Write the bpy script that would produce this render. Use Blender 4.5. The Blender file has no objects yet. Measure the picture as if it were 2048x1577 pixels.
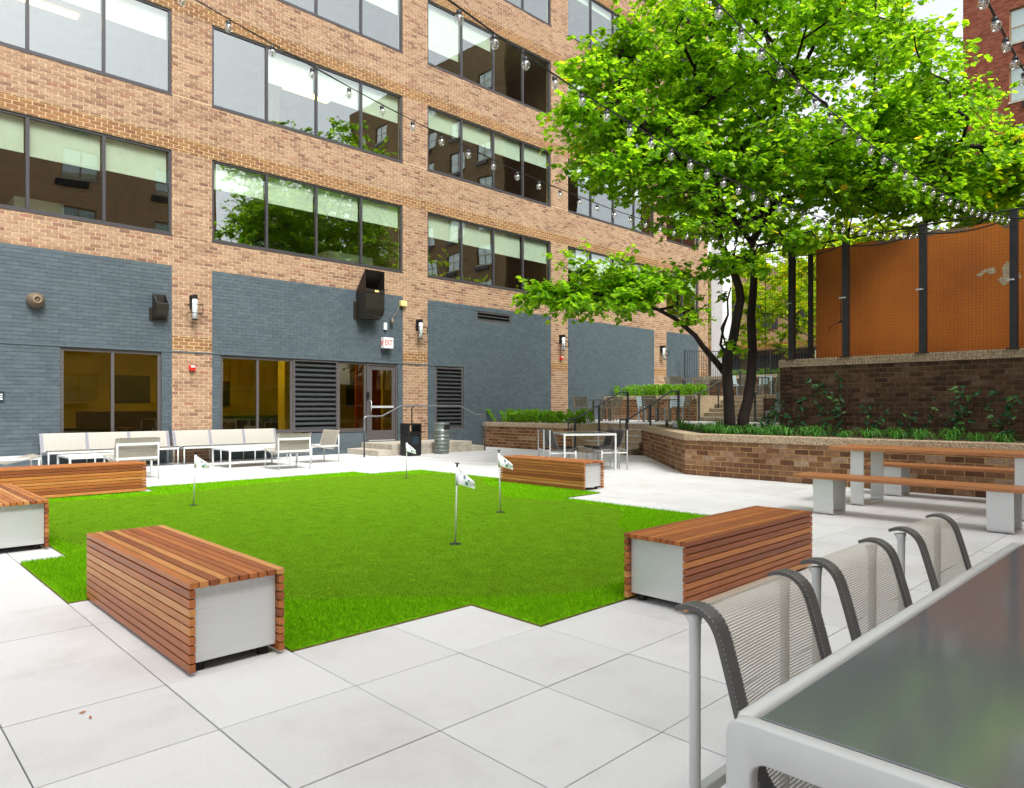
import bpy, bmesh, math, random
import numpy as np
from mathutils import Vector, Matrix

S = bpy.context.scene
C = S.collection
R = math.radians
rnd = random.Random(7)
nrg = np.random.default_rng(11)

# ------------------------------------------------------------------ camera, sky, sun, exposure
EYE = 1.265
TH = 0.798616                       # angle between the view direction and the facade's own direction
FX = 1400.8                         # focal length in units of a 2048-wide picture
cam_d = bpy.data.cameras.new('camera')
cam = bpy.data.objects.new('camera', cam_d); C.objects.link(cam)
cam.location = (0, 0, EYE)
cam.rotation_euler = (R(90), 0, -(R(90) - TH))
cam_d.sensor_width = 36.0
cam_d.lens = 36.0 * FX / 2048
cam_d.shift_y = 26.0 / 2048
cam_d.clip_end = 600
S.camera = cam

SUN_EL, SUN_AZ = R(52), R(256)      # azimuth of the sun measured from +X towards +Y
w = bpy.data.worlds.new('World'); S.world = w; w.use_nodes = True
wn = w.node_tree.nodes; wl = w.node_tree.links
sky = wn.new('ShaderNodeTexSky'); sky.sky_type = 'NISHITA'; sky.sun_disc = False
sky.sun_elevation = SUN_EL; sky.sun_rotation = R(90) - SUN_AZ
sky.air_density = 1.0; sky.dust_density = 4.0; sky.ozone_density = 1.0
hs = wn.new('ShaderNodeHueSaturation'); hs.inputs['Saturation'].default_value = 0.22
wl.new(sky.outputs[0], hs.inputs['Color'])
wl.new(hs.outputs[0], wn['Background'].inputs['Color'])
wn['Background'].inputs['Strength'].default_value = 0.15
sun_d = bpy.data.lights.new('sun', 'SUN'); sun_d.energy = 1.5; sun_d.angle = R(24); sun_d.color = (1, .985, .96)
sun = bpy.data.objects.new('sun', sun_d); C.objects.link(sun)
sv = Vector((math.cos(SUN_EL) * math.cos(SUN_AZ), math.cos(SUN_EL) * math.sin(SUN_AZ), math.sin(SUN_EL)))
sun.rotation_euler = sv.to_track_quat('Z', 'Y').to_euler()
S.view_settings.view_transform = 'Standard'
S.view_settings.look = 'None'
S.view_settings.exposure = 1.27
S.view_settings.gamma = 1.0
S.render.engine = 'CYCLES'
S.cycles.use_denoising = True
S.cycles.max_bounces = 8
S.cycles.transparent_max_bounces = 16
S.cycles.caustics_reflective = False
S.cycles.caustics_refractive = False
S.cycles.sample_clamp_indirect = 6.0

_c, _s = math.cos(TH), math.sin(TH)
def at(px, py, d):
    """design helper: a point seen at (px, py) of the photograph, d metres deep"""
    r = (px - 1024) / FX * d
    return Vector((_c * d + _s * r, _s * d - _c * r, EYE - (py - 814.5) / FX * d))

# ------------------------------------------------------------------ materials
def new_mat(name):
    m = bpy.data.materials.new(name); m.use_nodes = True
    nt = m.node_tree
    return m, nt.nodes, nt.links, nt.nodes['Principled BSDF']

def ramp(n, stops, interp='LINEAR'):
    r = n.new('ShaderNodeValToRGB'); e = r.color_ramp; e.interpolation = interp
    while len(e.elements) > 1: e.elements.remove(e.elements[-1])
    e.elements[0].position = stops[0][0]; e.elements[0].color = (*stops[0][1], 1)
    for p, col in stops[1:]:
        x = e.elements.new(p); x.color = (*col, 1)
    return r

def mat(name, col, rough=.6, metal=0.0, var=0.0, scale=8.0, bump=0.0, bscale=60.0, spec=.5, obj=False, stretch=None, detail=6):
    """plain procedural surface: colour with noise variation and fine relief"""
    m, n, l, b = new_mat(name)
    b.inputs['Roughness'].default_value = rough; b.inputs['Metallic'].default_value = metal
    b.inputs['Specular IOR Level'].default_value = spec
    src = n.new('ShaderNodeTexCoord').outputs['Object'] if obj else n.new('ShaderNodeNewGeometry').outputs['Position']
    if stretch:
        mp = n.new('ShaderNodeMapping'); mp.inputs['Scale'].default_value = stretch; l.new(src, mp.inputs['Vector']); src = mp.outputs[0]
    if var:
        t = n.new('ShaderNodeTexNoise'); t.inputs['Scale'].default_value = scale; t.inputs['Detail'].default_value = detail
        l.new(src, t.inputs['Vector'])
        lo = tuple(max(0, x * (1 - var)) for x in col); hi = tuple(min(1, x * (1 + var)) for x in col)
        rp = ramp(n, [(.3, lo), (.7, hi)]); l.new(t.outputs['Fac'], rp.inputs[0]); l.new(rp.outputs[0], b.inputs['Base Color'])
    else:
        b.inputs['Base Color'].default_value = (*col, 1)
    if bump:
        t2 = n.new('ShaderNodeTexNoise'); t2.inputs['Scale'].default_value = bscale; t2.inputs['Detail'].default_value = 4
        l.new(src, t2.inputs['Vector'])
        bp = n.new('ShaderNodeBump'); bp.inputs['Strength'].default_value = bump; bp.inputs['Distance'].default_value = .01
        l.new(t2.outputs['Fac'], bp.inputs['Height']); l.new(bp.outputs[0], b.inputs['Normal'])
    return m

def piece_mat(name, stops, rough=.85, island=True, nscale=25.0, dark=.72, bump=.4, big=(.8, .86, 1.12)):
    """bricks and the like: one colour for each piece, blotches inside a piece, slow weathering over the wall"""
    m, n, l, b = new_mat(name)
    b.inputs['Roughness'].default_value = rough; b.inputs['Specular IOR Level'].default_value = .25
    rv = n.new('ShaderNodeNewGeometry').outputs['Random Per Island'] if island else n.new('ShaderNodeObjectInfo').outputs['Random']
    rp = ramp(n, stops); l.new(rv, rp.inputs[0])
    pos = n.new('ShaderNodeNewGeometry').outputs['Position']
    t = n.new('ShaderNodeTexNoise'); t.inputs['Scale'].default_value = nscale; t.inputs['Detail'].default_value = 5; l.new(pos, t.inputs['Vector'])
    bl = ramp(n, [(.42, (dark,) * 3), (.62, (1, 1, 1))]); l.new(t.outputs['Fac'], bl.inputs[0])
    mx = n.new('ShaderNodeMix'); mx.data_type = 'RGBA'; mx.blend_type = 'MULTIPLY'; mx.inputs['Factor'].default_value = 1
    l.new(rp.outputs[0], mx.inputs['A']); l.new(bl.outputs[0], mx.inputs['B'])
    t3 = n.new('ShaderNodeTexNoise'); t3.inputs['Scale'].default_value = big[0]; t3.inputs['Detail'].default_value = 3; l.new(pos, t3.inputs['Vector'])
    b3 = ramp(n, [(.3, (big[1],) * 3), (.7, (min(1, big[2]),) * 3)]); l.new(t3.outputs['Fac'], b3.inputs[0])
    m2 = n.new('ShaderNodeMix'); m2.data_type = 'RGBA'; m2.blend_type = 'MULTIPLY'; m2.inputs['Factor'].default_value = 1
    l.new(mx.outputs['Result'], m2.inputs['A']); l.new(b3.outputs[0], m2.inputs['B'])
    l.new(m2.outputs['Result'], b.inputs['Base Color'])
    t2 = n.new('ShaderNodeTexNoise'); t2.inputs['Scale'].default_value = 90; t2.inputs['Detail'].default_value = 3; l.new(pos, t2.inputs['Vector'])
    bp = n.new('ShaderNodeBump'); bp.inputs['Strength'].default_value = bump; bp.inputs['Distance'].default_value = .004
    l.new(t2.outputs['Fac'], bp.inputs['Height']); l.new(bp.outputs[0], b.inputs['Normal'])
    return m

TAN = [(0, (.21, .12, .085)), (.10, (.31, .185, .12)), (.3, (.39, .25, .162)), (.6, (.44, .292, .19)), (.84, (.38, .235, .15)), (.95, (.33, .17, .115)), (1, (.23, .13, .095))]
GOLD = [(0, (.25, .125, .05)), (.5, (.33, .175, .07)), (.8, (.29, .14, .065)), (1, (.20, .095, .05))]
LIGHTB = [(0, (.13, .058, .032)), (.3, (.20, .098, .05)), (.7, (.27, .14, .072)), (.92, (.33, .19, .11)), (1, (.40, .29, .20))]
SHADEDB = [(0, (.06, .03, .017)), (.3, (.095, .05, .026)), (.7, (.135, .072, .038)), (.92, (.17, .095, .055)), (1, (.20, .14, .09))]  # planter brick again, darker: shade under the trees put into the colour
M = {}
M['brick'] = piece_mat('tan_brick', TAN)
M['brick1'] = piece_mat('tan_brick_single', TAN, island=False)
M['band'] = piece_mat('golden_brick', GOLD, dark=.8)
M['paint'] = piece_mat('painted_brick', [(0, (.078, .104, .120)), (.5, (.088, .115, .132)), (1, (.098, .127, .144))], rough=.42, dark=.9, nscale=9, bump=.5, big=(.35, .86, 1.0))
M['mortar'] = mat('mortar_buff', (.60, .445, .27), .95, var=.12, scale=6, bump=.3)
M['mortar_gold'] = mat('mortar_pale', (.64, .48, .29), .95, var=.1, scale=6)
M['mortar_paint'] = mat('painted_mortar', (.074, .098, .112), .5, var=.1, scale=6)
M['dbrick'] = piece_mat('shaded_brown_brick', SHADEDB, nscale=14, dark=.6)
M['dbrick1'] = piece_mat('shaded_brown_brick_single', SHADEDB, island=False, nscale=14, dark=.6)
M['pbrick'] = piece_mat('planter_brick', LIGHTB, nscale=14, dark=.7)
M['pbrick1'] = piece_mat('planter_brick_single', LIGHTB, island=False, nscale=14, dark=.7)
M['pmortar'] = mat('planter_mortar', (.52, .34, .14), .95, var=.25, scale=3)
M['opp'] = mat('opposite_brick', (.50, .31, .18), .9, var=.15, scale=5)
M['dmortar'] = mat('shaded_brown_mortar', (.20, .125, .055), .95, var=.25, scale=3)  # planter mortar with the same tree shade put into its colour
M['redbrick'] = piece_mat('red_brick', [(0, (.20, .055, .03)), (.5, (.29, .085, .05)), (1, (.35, .12, .07))], dark=.75)
M['redmortar'] = mat('mortar_red', (.33, .17, .11), .95, var=.1)
M['steel_dark'] = mat('window_frame_grey', (.055, .052, .058), .45, .3, var=.06)
M['frame_brown'] = mat('door_frame_bronze', (.095, .085, .085), .45, .2, var=.05)
M['black'] = mat('black_metal', (.012, .012, .013), .42, .2, var=.1)
M['rail'] = mat('handrail_paint', (.055, .06, .066), .38, .3, var=.1)
M['railtop'] = mat('handrail_worn_steel', (.25, .26, .28), .35, .7, var=.2, scale=30)
M['hood'] = mat('vent_bronze', (.03, .026, .02), .42, .4, var=.2, scale=4)
M['blind'] = mat('roller_blind', (.78, .82, .70), .8, var=.05, scale=3)
M['ceil'] = mat('office_ceiling', (.30, .22, .13), .9, var=.15, scale=2)
M['room'] = mat('office_room', (.20, .125, .06), .9, var=.35, scale=1.2)
M['lobby'] = mat('lobby_wall', (.42, .32, .03), .8, var=.3, scale=1.0)
M['lobby_red'] = mat('lobby_red_wall', (.30, .045, .008), .8, var=.1)
M['cream'] = mat('cream_column', (.75, .62, .30), .7, var=.05)
M['white'] = mat('white_powder_coat', (.57, .585, .575), .33, var=.03)
M['white_soft'] = mat('white_plastic', (.78, .78, .76), .5, var=.03)
M['beige_box'] = mat('beige_plastic', (.78, .62, .24), .5)
M['red'] = mat('red_plastic', (.62, .02, .012), .35)
M['strobe'] = mat('strobe_lens', (.85, .82, .8), .2)
M['alu'] = mat('brushed_aluminium', (.60, .615, .61), .36, .4, var=.05, scale=5, stretch=(1, 1, 30))
M['concrete'] = mat('step_concrete', (.42, .38, .31), .9, var=.2, scale=5, bump=.3)
M['black_rubber'] = mat('black_rubber', (.01, .01, .01), .7)
M['soil'] = mat('mulch_soil', (.055, .028, .018), 1, var=.5, scale=18, bump=1, bscale=40)
M['bark'] = mat('bark_dark', (.018, .012, .009), .95, var=.5, scale=9, bump=1, bscale=25, stretch=(1, 1, .3))
M['bark2'] = mat('bark_grey', (.05, .037, .025), .95, var=.4, scale=9, bump=.8, bscale=25)
M['concrete_light'] = mat('white_column_paint', (.72, .73, .76), .7, var=.05)
M['post'] = mat('fence_post_steel', (.02, .021, .024), .45, .4, var=.3, scale=6)
M['wire'] = mat('mesh_wire', (.035, .032, .03), .5, .5)
M['strap'] = mat('grey_vinyl_strap', (.085, .082, .08), .42, var=.08, scale=20)
M['strap_lilac'] = mat('lilac_vinyl_strap', (.20, .20, .235), .5, var=.05)
M['strap_beige'] = mat('beige_vinyl_strap', (.34, .32, .27), .5, var=.05)
M['stitch'] = mat('white_stitching', (.62, .62, .62), .7)
M['khaki'] = mat('khaki_metal', (.16, .14, .10), .5, .2, var=.08)
M['paleblue'] = mat('pale_blue_metal', (.42, .52, .56), .5, .1, var=.05)
M['ground'] = mat('bare_ground', (.10, .09, .07), 1, var=.3, scale=.5)
M['asphalt'] = mat('asphalt', (.05, .05, .052), .9, var=.2, scale=4)
M['dirt'] = mat('paver_bed', (.05, .045, .04), 1, var=.3, scale=8)
M['cloth'] = mat('flag_cloth', (.80, .83, .88), .8, var=.04, scale=20)
M['logo_green'] = mat('flag_print_green', (.01, .25, .10), .8)
M['logo_grey'] = mat('flag_print_grey', (.16, .22, .26), .8)
M['exit_red'] = mat('exit_red', (.75, .06, .03), .5)
M['plaque'] = mat('plaque_blue', (.015, .03, .04), .4)
M['cup'] = mat('hole_cup', (.004, .004, .004), .8)
M['tan_stone'] = mat('far_stone', (.36, .25, .13), .9, var=.2, scale=.7)
M['awning'] = mat('far_awning', (.30, .15, .03), .9, var=.2, scale=1)
M['curtain'] = mat('pale_curtain', (.66, .72, .75), .9, var=.12, scale=9, stretch=(1, 8, .3))
M['orange'] = None

def aggregate():
    m, n, l, b = new_mat('exposed_aggregate')
    pos = n.new('ShaderNodeNewGeometry').outputs['Position']
    v = n.new('ShaderNodeTexVoronoi'); v.inputs['Scale'].default_value = 75; l.new(pos, v.inputs['Vector'])
    sp = n.new('ShaderNodeSeparateColor'); l.new(v.outputs['Color'], sp.inputs[0])
    rp = ramp(n, [(0, (.16, .10, .05)), (.4, (.40, .30, .19)), (.8, (.58, .47, .32)), (1, (.30, .21, .13))]); l.new(sp.outputs[0], rp.inputs[0])
    l.new(rp.outputs[0], b.inputs['Base Color']); b.inputs['Roughness'].default_value = .9
    bp = n.new('ShaderNodeBump'); bp.inputs['Strength'].default_value = .7; bp.inputs['Distance'].default_value = .006; bp.invert = True
    l.new(v.outputs['Distance'], bp.inputs['Height']); l.new(bp.outputs[0], b.inputs['Normal'])
    return m
M['agg'] = aggregate()

def paver_mat(name, island):
    m, n, l, b = new_mat(name)
    pos = n.new('ShaderNodeNewGeometry').outputs['Position']
    rv = n.new('ShaderNodeNewGeometry').outputs['Random Per Island'] if island else n.new('ShaderNodeObjectInfo').outputs['Random']
    rp = ramp(n, [(0, (.555, .558, .553)), (.5, (.59, .593, .588)), (1, (.62, .622, .615))]); l.new(rv, rp.inputs[0])
    t = n.new('ShaderNodeTexNoise'); t.inputs['Scale'].default_value = 1.6; t.inputs['Detail'].default_value = 6; t.inputs['Roughness'].default_value = .65; l.new(pos, t.inputs['Vector'])
    st = ramp(n, [(.30, (.86, .845, .82)), (.50, (1, 1, 1))]); l.new(t.outputs['Fac'], st.inputs[0])
    v = n.new('ShaderNodeTexNoise'); v.inputs['Scale'].default_value = 260; v.inputs['Detail'].default_value = 2; l.new(pos, v.inputs['Vector'])
    sp = ramp(n, [(.3, (.86, .86, .85)), (.52, (1, 1, 1)), (.72, (1.0, 1.0, 1.0))]); l.new(v.outputs['Fac'], sp.inputs[0])
    a = n.new('ShaderNodeMix'); a.data_type = 'RGBA'; a.blend_type = 'MULTIPLY'; a.inputs['Factor'].default_value = .8
    l.new(rp.outputs[0], a.inputs['A']); l.new(st.outputs[0], a.inputs['B'])
    c = n.new('ShaderNodeMix'); c.data_type = 'RGBA'; c.blend_type = 'MULTIPLY'; c.inputs['Factor'].default_value = 1
    l.new(a.outputs['Result'], c.inputs['A']); l.new(sp.outputs[0], c.inputs['B'])
    vo = n.new('ShaderNodeTexVoronoi'); vo.inputs['Scale'].default_value = 3.6; l.new(pos, vo.inputs['Vector'])
    vr = ramp(n, [(.0, (.45, .40, .36)), (.016, (.55, .5, .45)), (.026, (1, 1, 1))]); l.new(vo.outputs['Distance'], vr.inputs[0])
    tb = n.new('ShaderNodeTexNoise'); tb.inputs['Scale'].default_value = .8; tb.inputs['Detail'].default_value = 7; tb.inputs['Roughness'].default_value = .7; tb.inputs['Distortion'].default_value = 1.2; l.new(pos, tb.inputs['Vector'])
    tr_ = ramp(n, [(.60, (1, 1, 1)), (.72, (.90, .86, .79))]); l.new(tb.outputs['Fac'], tr_.inputs[0])
    c2 = n.new('ShaderNodeMix'); c2.data_type = 'RGBA'; c2.blend_type = 'MULTIPLY'; c2.inputs['Factor'].default_value = 1
    l.new(vr.outputs[0], c2.inputs['A']); l.new(tr_.outputs[0], c2.inputs['B'])
    c3 = n.new('ShaderNodeMix'); c3.data_type = 'RGBA'; c3.blend_type = 'MULTIPLY'; c3.inputs['Factor'].default_value = 1
    l.new(c.outputs['Result'], c3.inputs['A']); l.new(c2.outputs['Result'], c3.inputs['B']); c = c3
    l.new(c.outputs['Result'], b.inputs['Base Color']); b.inputs['Roughness'].default_value = .72; b.inputs['Specular IOR Level'].default_value = .3
    bp = n.new('ShaderNodeBump'); bp.inputs['Strength'].default_value = .12; bp.inputs['Distance'].default_value = .003
    l.new(v.outputs['Fac'], bp.inputs['Height']); l.new(bp.outputs[0], b.inputs['Normal'])
    return m
M['paver'] = paver_mat('concrete_paver', False)
M['paver_s'] = paver_mat('concrete_paver_far', True)

def wood_mat(name, stops, along='X'):
    m, n, l, b = new_mat(name)
    tc = n.new('ShaderNodeTexCoord').outputs['Object']; oi = n.new('ShaderNodeObjectInfo').outputs['Random']
    mp = n.new('ShaderNodeMapping'); mp.inputs['Scale'].default_value = (1.2, 22, 22); l.new(tc, mp.inputs['Vector'])
    cb = n.new('ShaderNodeCombineXYZ'); mu = n.new('ShaderNodeMath'); mu.operation = 'MULTIPLY'; mu.inputs[1].default_value = 37
    l.new(oi, mu.inputs[0]); l.new(mu.outputs[0], cb.inputs[0]); l.new(mu.outputs[0], cb.inputs[1]); l.new(cb.outputs[0], mp.inputs['Location'])
    t = n.new('ShaderNodeTexNoise'); t.inputs['Scale'].default_value = 2.2; t.inputs['Detail'].default_value = 8; t.inputs['Roughness'].default_value = .65
    t.inputs['Distortion'].default_value = .8; l.new(mp.outputs[0], t.inputs['Vector'])
    rp = ramp(n, stops); l.new(oi, rp.inputs[0])
    gr = ramp(n, [(.3, (.55, .5, .46)), (.55, (1, 1, 1)), (.75, (1, .95, .86))]); l.new(t.outputs['Fac'], gr.inputs[0])
    a = n.new('ShaderNodeMix'); a.data_type = 'RGBA'; a.blend_type = 'MULTIPLY'; a.inputs['Factor'].default_value = .85
    l.new(rp.outputs[0], a.inputs['A']); l.new(gr.outputs[0], a.inputs['B'])
    l.new(a.outputs['Result'], b.inputs['Base Color']); b.inputs['Roughness'].default_value = .42
    bp = n.new('ShaderNodeBump'); bp.inputs['Strength'].default_value = .15; bp.inputs['Distance'].default_value = .003
    l.new(t.outputs['Fac'], bp.inputs['Height']); l.new(bp.outputs[0], b.inputs['Normal'])
    return m
M['wood'] = wood_mat('ipe_wood', [(0, (.22, .058, .017)), (.3, (.31, .09, .024)), (.6, (.39, .125, .03)), (.87, (.47, .175, .04)), (1, (.54, .26, .085))])
M['wood_pale'] = wood_mat('teak_wood', [(0, (.37, .145, .05)), (1, (.43, .18, .065))])

def glass_mat(name, tint, refl=.30, rough=0.0):
    m, n, l, b = new_mat(name)
    n.remove(b); out = n['Material Output']
    tr = n.new('ShaderNodeBsdfTransparent'); tr.inputs[0].default_value = (*tint, 1)
    gl = n.new('ShaderNodeBsdfGlossy'); gl.inputs['Roughness'].default_value = rough; gl.inputs['Color'].default_value = (.95, .98, 1, 1)
    lw = n.new('ShaderNodeLayerWeight'); lw.inputs['Blend'].default_value = .5
    fr = n.new('ShaderNodeMath'); fr.operation = 'POWER'; fr.inputs[1].default_value = 4.0; l.new(lw.outputs['Facing'], fr.inputs[0])
    pos = n.new('ShaderNodeNewGeometry').outputs['Position']
    t = n.new('ShaderNodeTexNoise'); t.inputs['Scale'].default_value = .55; t.inputs['Detail'].default_value = 1; l.new(pos, t.inputs['Vector'])
    bp = n.new('ShaderNodeBump'); bp.inputs['Strength'].default_value = .12; bp.inputs['Distance'].default_value = .05
    l.new(t.outputs['Fac'], bp.inputs['Height']); l.new(bp.outputs[0], gl.inputs['Normal'])
    mr = n.new('ShaderNodeMapRange'); mr.inputs['To Min'].default_value = refl; l.new(fr.outputs[0], mr.inputs['Value'])
    mx = n.new('ShaderNodeMixShader'); l.new(mr.outputs[0], mx.inputs[0]); l.new(tr.outputs[0], mx.inputs[1]); l.new(gl.outputs[0], mx.inputs[2])
    l.new(mx.outputs[0], out.inputs['Surface'])
    return m
M['glass'] = glass_mat('office_glass', (.90, .95, .91), .16)
M['glass_amber'] = glass_mat('amber_glass', (.86, .80, .27), .07)
M['glass_bulb'] = glass_mat('bulb_glass', (.96, .97, .97), .20)

def emis(name, col, st):
    m, n, l, b = new_mat(name)
    b.inputs['Base Color'].default_value = (*col, 1); b.inputs['Emission Color'].default_value = (*col, 1); b.inputs['Emission Strength'].default_value = st
    return m
M['tube_light'] = emis('fluorescent_light', (1, .72, .22), 2.2)
M['lobby_fill'] = emis('lobby_fill_glow', (1, .86, .36), 17.0)  # unseen glow added to brighten the ground-floor rooms
M['lamp_glass'] = mat('lamp_frosted_glass', (.70, .78, .80), .35)
M['filament'] = mat('bulb_filament', (.55, .5, .42), .4, .6)

def leaf_mat(name, stops, trans=.5, tcol=1.6, rough=.45, spec=.22):
    m, n, l, b = new_mat(name); out = n['Material Output']
    rv = n.new('ShaderNodeNewGeometry').outputs['Random Per Island']
    rp = ramp(n, stops); l.new(rv, rp.inputs[0]); l.new(rp.outputs[0], b.inputs['Base Color']); b.inputs['Roughness'].default_value = rough
    b.inputs['Specular IOR Level'].default_value = spec
    tl = n.new('ShaderNodeBsdfTranslucent')
    mu = n.new('ShaderNodeMix'); mu.data_type = 'RGBA'; mu.blend_type = 'MULTIPLY'; mu.inputs['Factor'].default_value = 1
    mu.inputs['B'].default_value = (tcol * 1.15, tcol, tcol * .45, 1); l.new(rp.outputs[0], mu.inputs['A']); l.new(mu.outputs['Result'], tl.inputs['Color'])
    mx = n.new('ShaderNodeMixShader'); mx.inputs[0].default_value = trans
    l.new(b.outputs[0], mx.inputs[1]); l.new(tl.outputs[0], mx.inputs[2]); l.new(mx.outputs[0], out.inputs['Surface'])
    return m
M['leaf'] = leaf_mat('redbud_leaf', [(0, (.07, .18, .009)), (.25, (.12, .28, .012)), (.6, (.18, .37, .016)), (.9, (.26, .46, .022)), (.992, (.32, .49, .03)), (1, (.50, .30, .02))], .6, 2.1, .45, .25)
M['leaf_yellow'] = leaf_mat('yellow_green_leaf', [(0, (.14, .28, .006)), (.5, (.27, .44, .008)), (.85, (.40, .50, .010)), (1, (.58, .50, .012))], .6, 1.8)
M['hedge'] = leaf_mat('hedge_leaf', [(0, (.09, .24, .012)), (.5, (.17, .40, .018)), (1, (.28, .50, .04))], .4, 1.4)
M['liriope'] = leaf_mat('liriope_leaf', [(0, (.04, .16, .02)), (.5, (.08, .28, .035)), (1, (.17, .40, .07))], .35, 1.2)
M['vine'] = leaf_mat('vine_leaf', [(0, (.015, .06, .022)), (.6, (.028, .10, .038)), (1, (.08, .18, .04))], .3, 1.2)
M['blade'] = leaf_mat('turf_blade', [(0, (.11, .30, .004)), (.5, (.165, .42, .006)), (1, (.27, .53, .010))], .35, 1.3, .8, .03)
M['blade_d'] = leaf_mat('green_blade', [(0, (.095, .20, .006)), (.5, (.122, .255, .008)), (1, (.155, .30, .012))], .25, 1.1, .9, .02)
M['turf_base'] = mat('fringe_turf', (.14, .39, .004), 1.0, spec=.02, var=.25, scale=14, bump=.6, bscale=300)
M['green_base'] = mat('putting_turf', (.112, .245, .008), 1.0, spec=.02, var=.16, scale=6, bump=.5, bscale=350, detail=9)

def weave(name, col, period, gap, alpha_min):
    m, n, l, b = new_mat(name)
    uv = n.new('ShaderNodeUVMap').outputs[0]
    sx = n.new('ShaderNodeSeparateXYZ'); l.new(uv, sx.inputs[0])
    def wave(sock, per):
        a = n.new('ShaderNodeMath'); a.operation = 'MULTIPLY'; a.inputs[1].default_value = 2 * math.pi / per; l.new(sock, a.inputs[0])
        s_ = n.new('ShaderNodeMath'); s_.operation = 'SINE'; l.new(a.outputs[0], s_.inputs[0]); return s_.outputs[0]
    wy = wave(sx.outputs[1], period); wx = wave(sx.outputs[0], period * 1.4)
    mr = n.new('ShaderNodeMapRange'); mr.interpolation_type = 'SMOOTHSTEP'
    mr.inputs['From Min'].default_value = gap - .5; mr.inputs['From Max'].default_value = gap + .3; mr.inputs['To Min'].default_value = alpha_min
    l.new(wy, mr.inputs['Value'])
    m3 = n.new('ShaderNodeMapRange'); m3.inputs['From Min'].default_value = -1; m3.inputs['To Min'].default_value = .72; l.new(wx, m3.inputs['Value'])
    cm = n.new('ShaderNodeMix'); cm.data_type = 'RGBA'; cm.blend_type = 'MULTIPLY'; cm.inputs['Factor'].default_value = 1
    cm.inputs['A'].default_value = (*col, 1); l.new(m3.outputs[0], cm.inputs['B'])
    l.new(cm.outputs['Result'], b.inputs['Base Color']); l.new(mr.outputs[0], b.inputs['Alpha'])
    b.inputs['Roughness'].default_value = .7
    return m
M['sling'] = weave('beige_mesh_sling', (.48, .45, .385), .0066, -.3, .12)
M['sling_far'] = weave('beige_lounge_sling', (.43, .415, .365), .02, -.8, .75)
M['sling_dark'] = weave('taupe_lounge_sling', (.36, .33, .27), .02, -.6, .55)
M['sling_black'] = weave('dark_dining_sling', (.05, .05, .05), .02, -.8, .8)

def table_glass():
    m, n, l, b = new_mat('smoked_table_glass')
    b.inputs['Base Color'].default_value = (.135, .145, .155, 1); b.inputs['Roughness'].default_value = .10
    b.inputs['Specular IOR Level'].default_value = .5; b.inputs['IOR'].default_value = 2.0
    pos = n.new('ShaderNodeNewGeometry').outputs['Position']
    t = n.new('ShaderNodeTexNoise'); t.inputs['Scale'].default_value = 60; l.new(pos, t.inputs['Vector'])
    bp = n.new('ShaderNodeBump'); bp.inputs['Strength'].default_value = .03; bp.inputs['Distance'].default_value = .002
    l.new(t.outputs['Fac'], bp.inputs['Height']); l.new(bp.outputs[0], b.inputs['Normal'])
    return m
M['tglass'] = table_glass()

def orange_mat():
    m, n, l, b = new_mat('orange_wall_paint')
    pos = n.new('ShaderNodeNewGeometry').outputs['Position']
    t = n.new('ShaderNodeTexNoise'); t.inputs['Scale'].default_value = 1.1; t.inputs['Detail'].default_value = 7; l.new(pos, t.inputs['Vector'])
    rp = ramp(n, [(.25, (.33, .085, .002)), (.5, (.43, .115, .002)), (.75, (.50, .142, .003))]); l.new(t.outputs['Fac'], rp.inputs[0])
    v = n.new('ShaderNodeTexNoise'); v.inputs['Scale'].default_value = .9; v.inputs['Detail'].default_value = 5; l.new(pos, v.inputs['Vector'])
    pk = ramp(n, [(.735, (0, 0, 0)), (.745, (1, 1, 1))]); l.new(v.outputs['Fac'], pk.inputs[0])
    mx = n.new('ShaderNodeMix'); mx.data_type = 'RGBA'; mx.inputs['B'].default_value = (.42, .34, .22, 1)
    l.new(pk.outputs[0], mx.inputs['Factor']); l.new(rp.outputs[0], mx.inputs['A']); l.new(mx.outputs['Result'], b.inputs['Base Color'])
    b.inputs['Roughness'].default_value = .8
    sx = n.new('ShaderNodeSeparateXYZ'); cx = n.new('ShaderNodeCombineXYZ'); l.new(pos, sx.inputs[0]); l.new(sx.outputs[1], cx.inputs[0]); l.new(sx.outputs[2], cx.inputs[1])
    bk = n.new('ShaderNodeTexBrick'); bk.inputs['Scale'].default_value = 1; bk.inputs['Brick Width'].default_value = .2235; bk.inputs['Row Height'].default_value = .0813; bk.inputs['Mortar Size'].default_value = .007; l.new(cx.outputs[0], bk.inputs['Vector'])
    bp = n.new('ShaderNodeBump'); bp.invert = True; bp.inputs['Strength'].default_value = .8; bp.inputs['Distance'].default_value = .01
    l.new(bk.outputs['Fac'], bp.inputs['Height']); l.new(bp.outputs[0], b.inputs['Normal'])
    return m
M['orange'] = orange_mat()
M['orange_peel'] = mat('bare_render_patch', (.42, .34, .22), .9, var=.2, scale=10)
M['orange_top'] = mat('bare_wall_top', (.17, .12, .07), .95, var=.5, scale=6, bump=.5)

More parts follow.
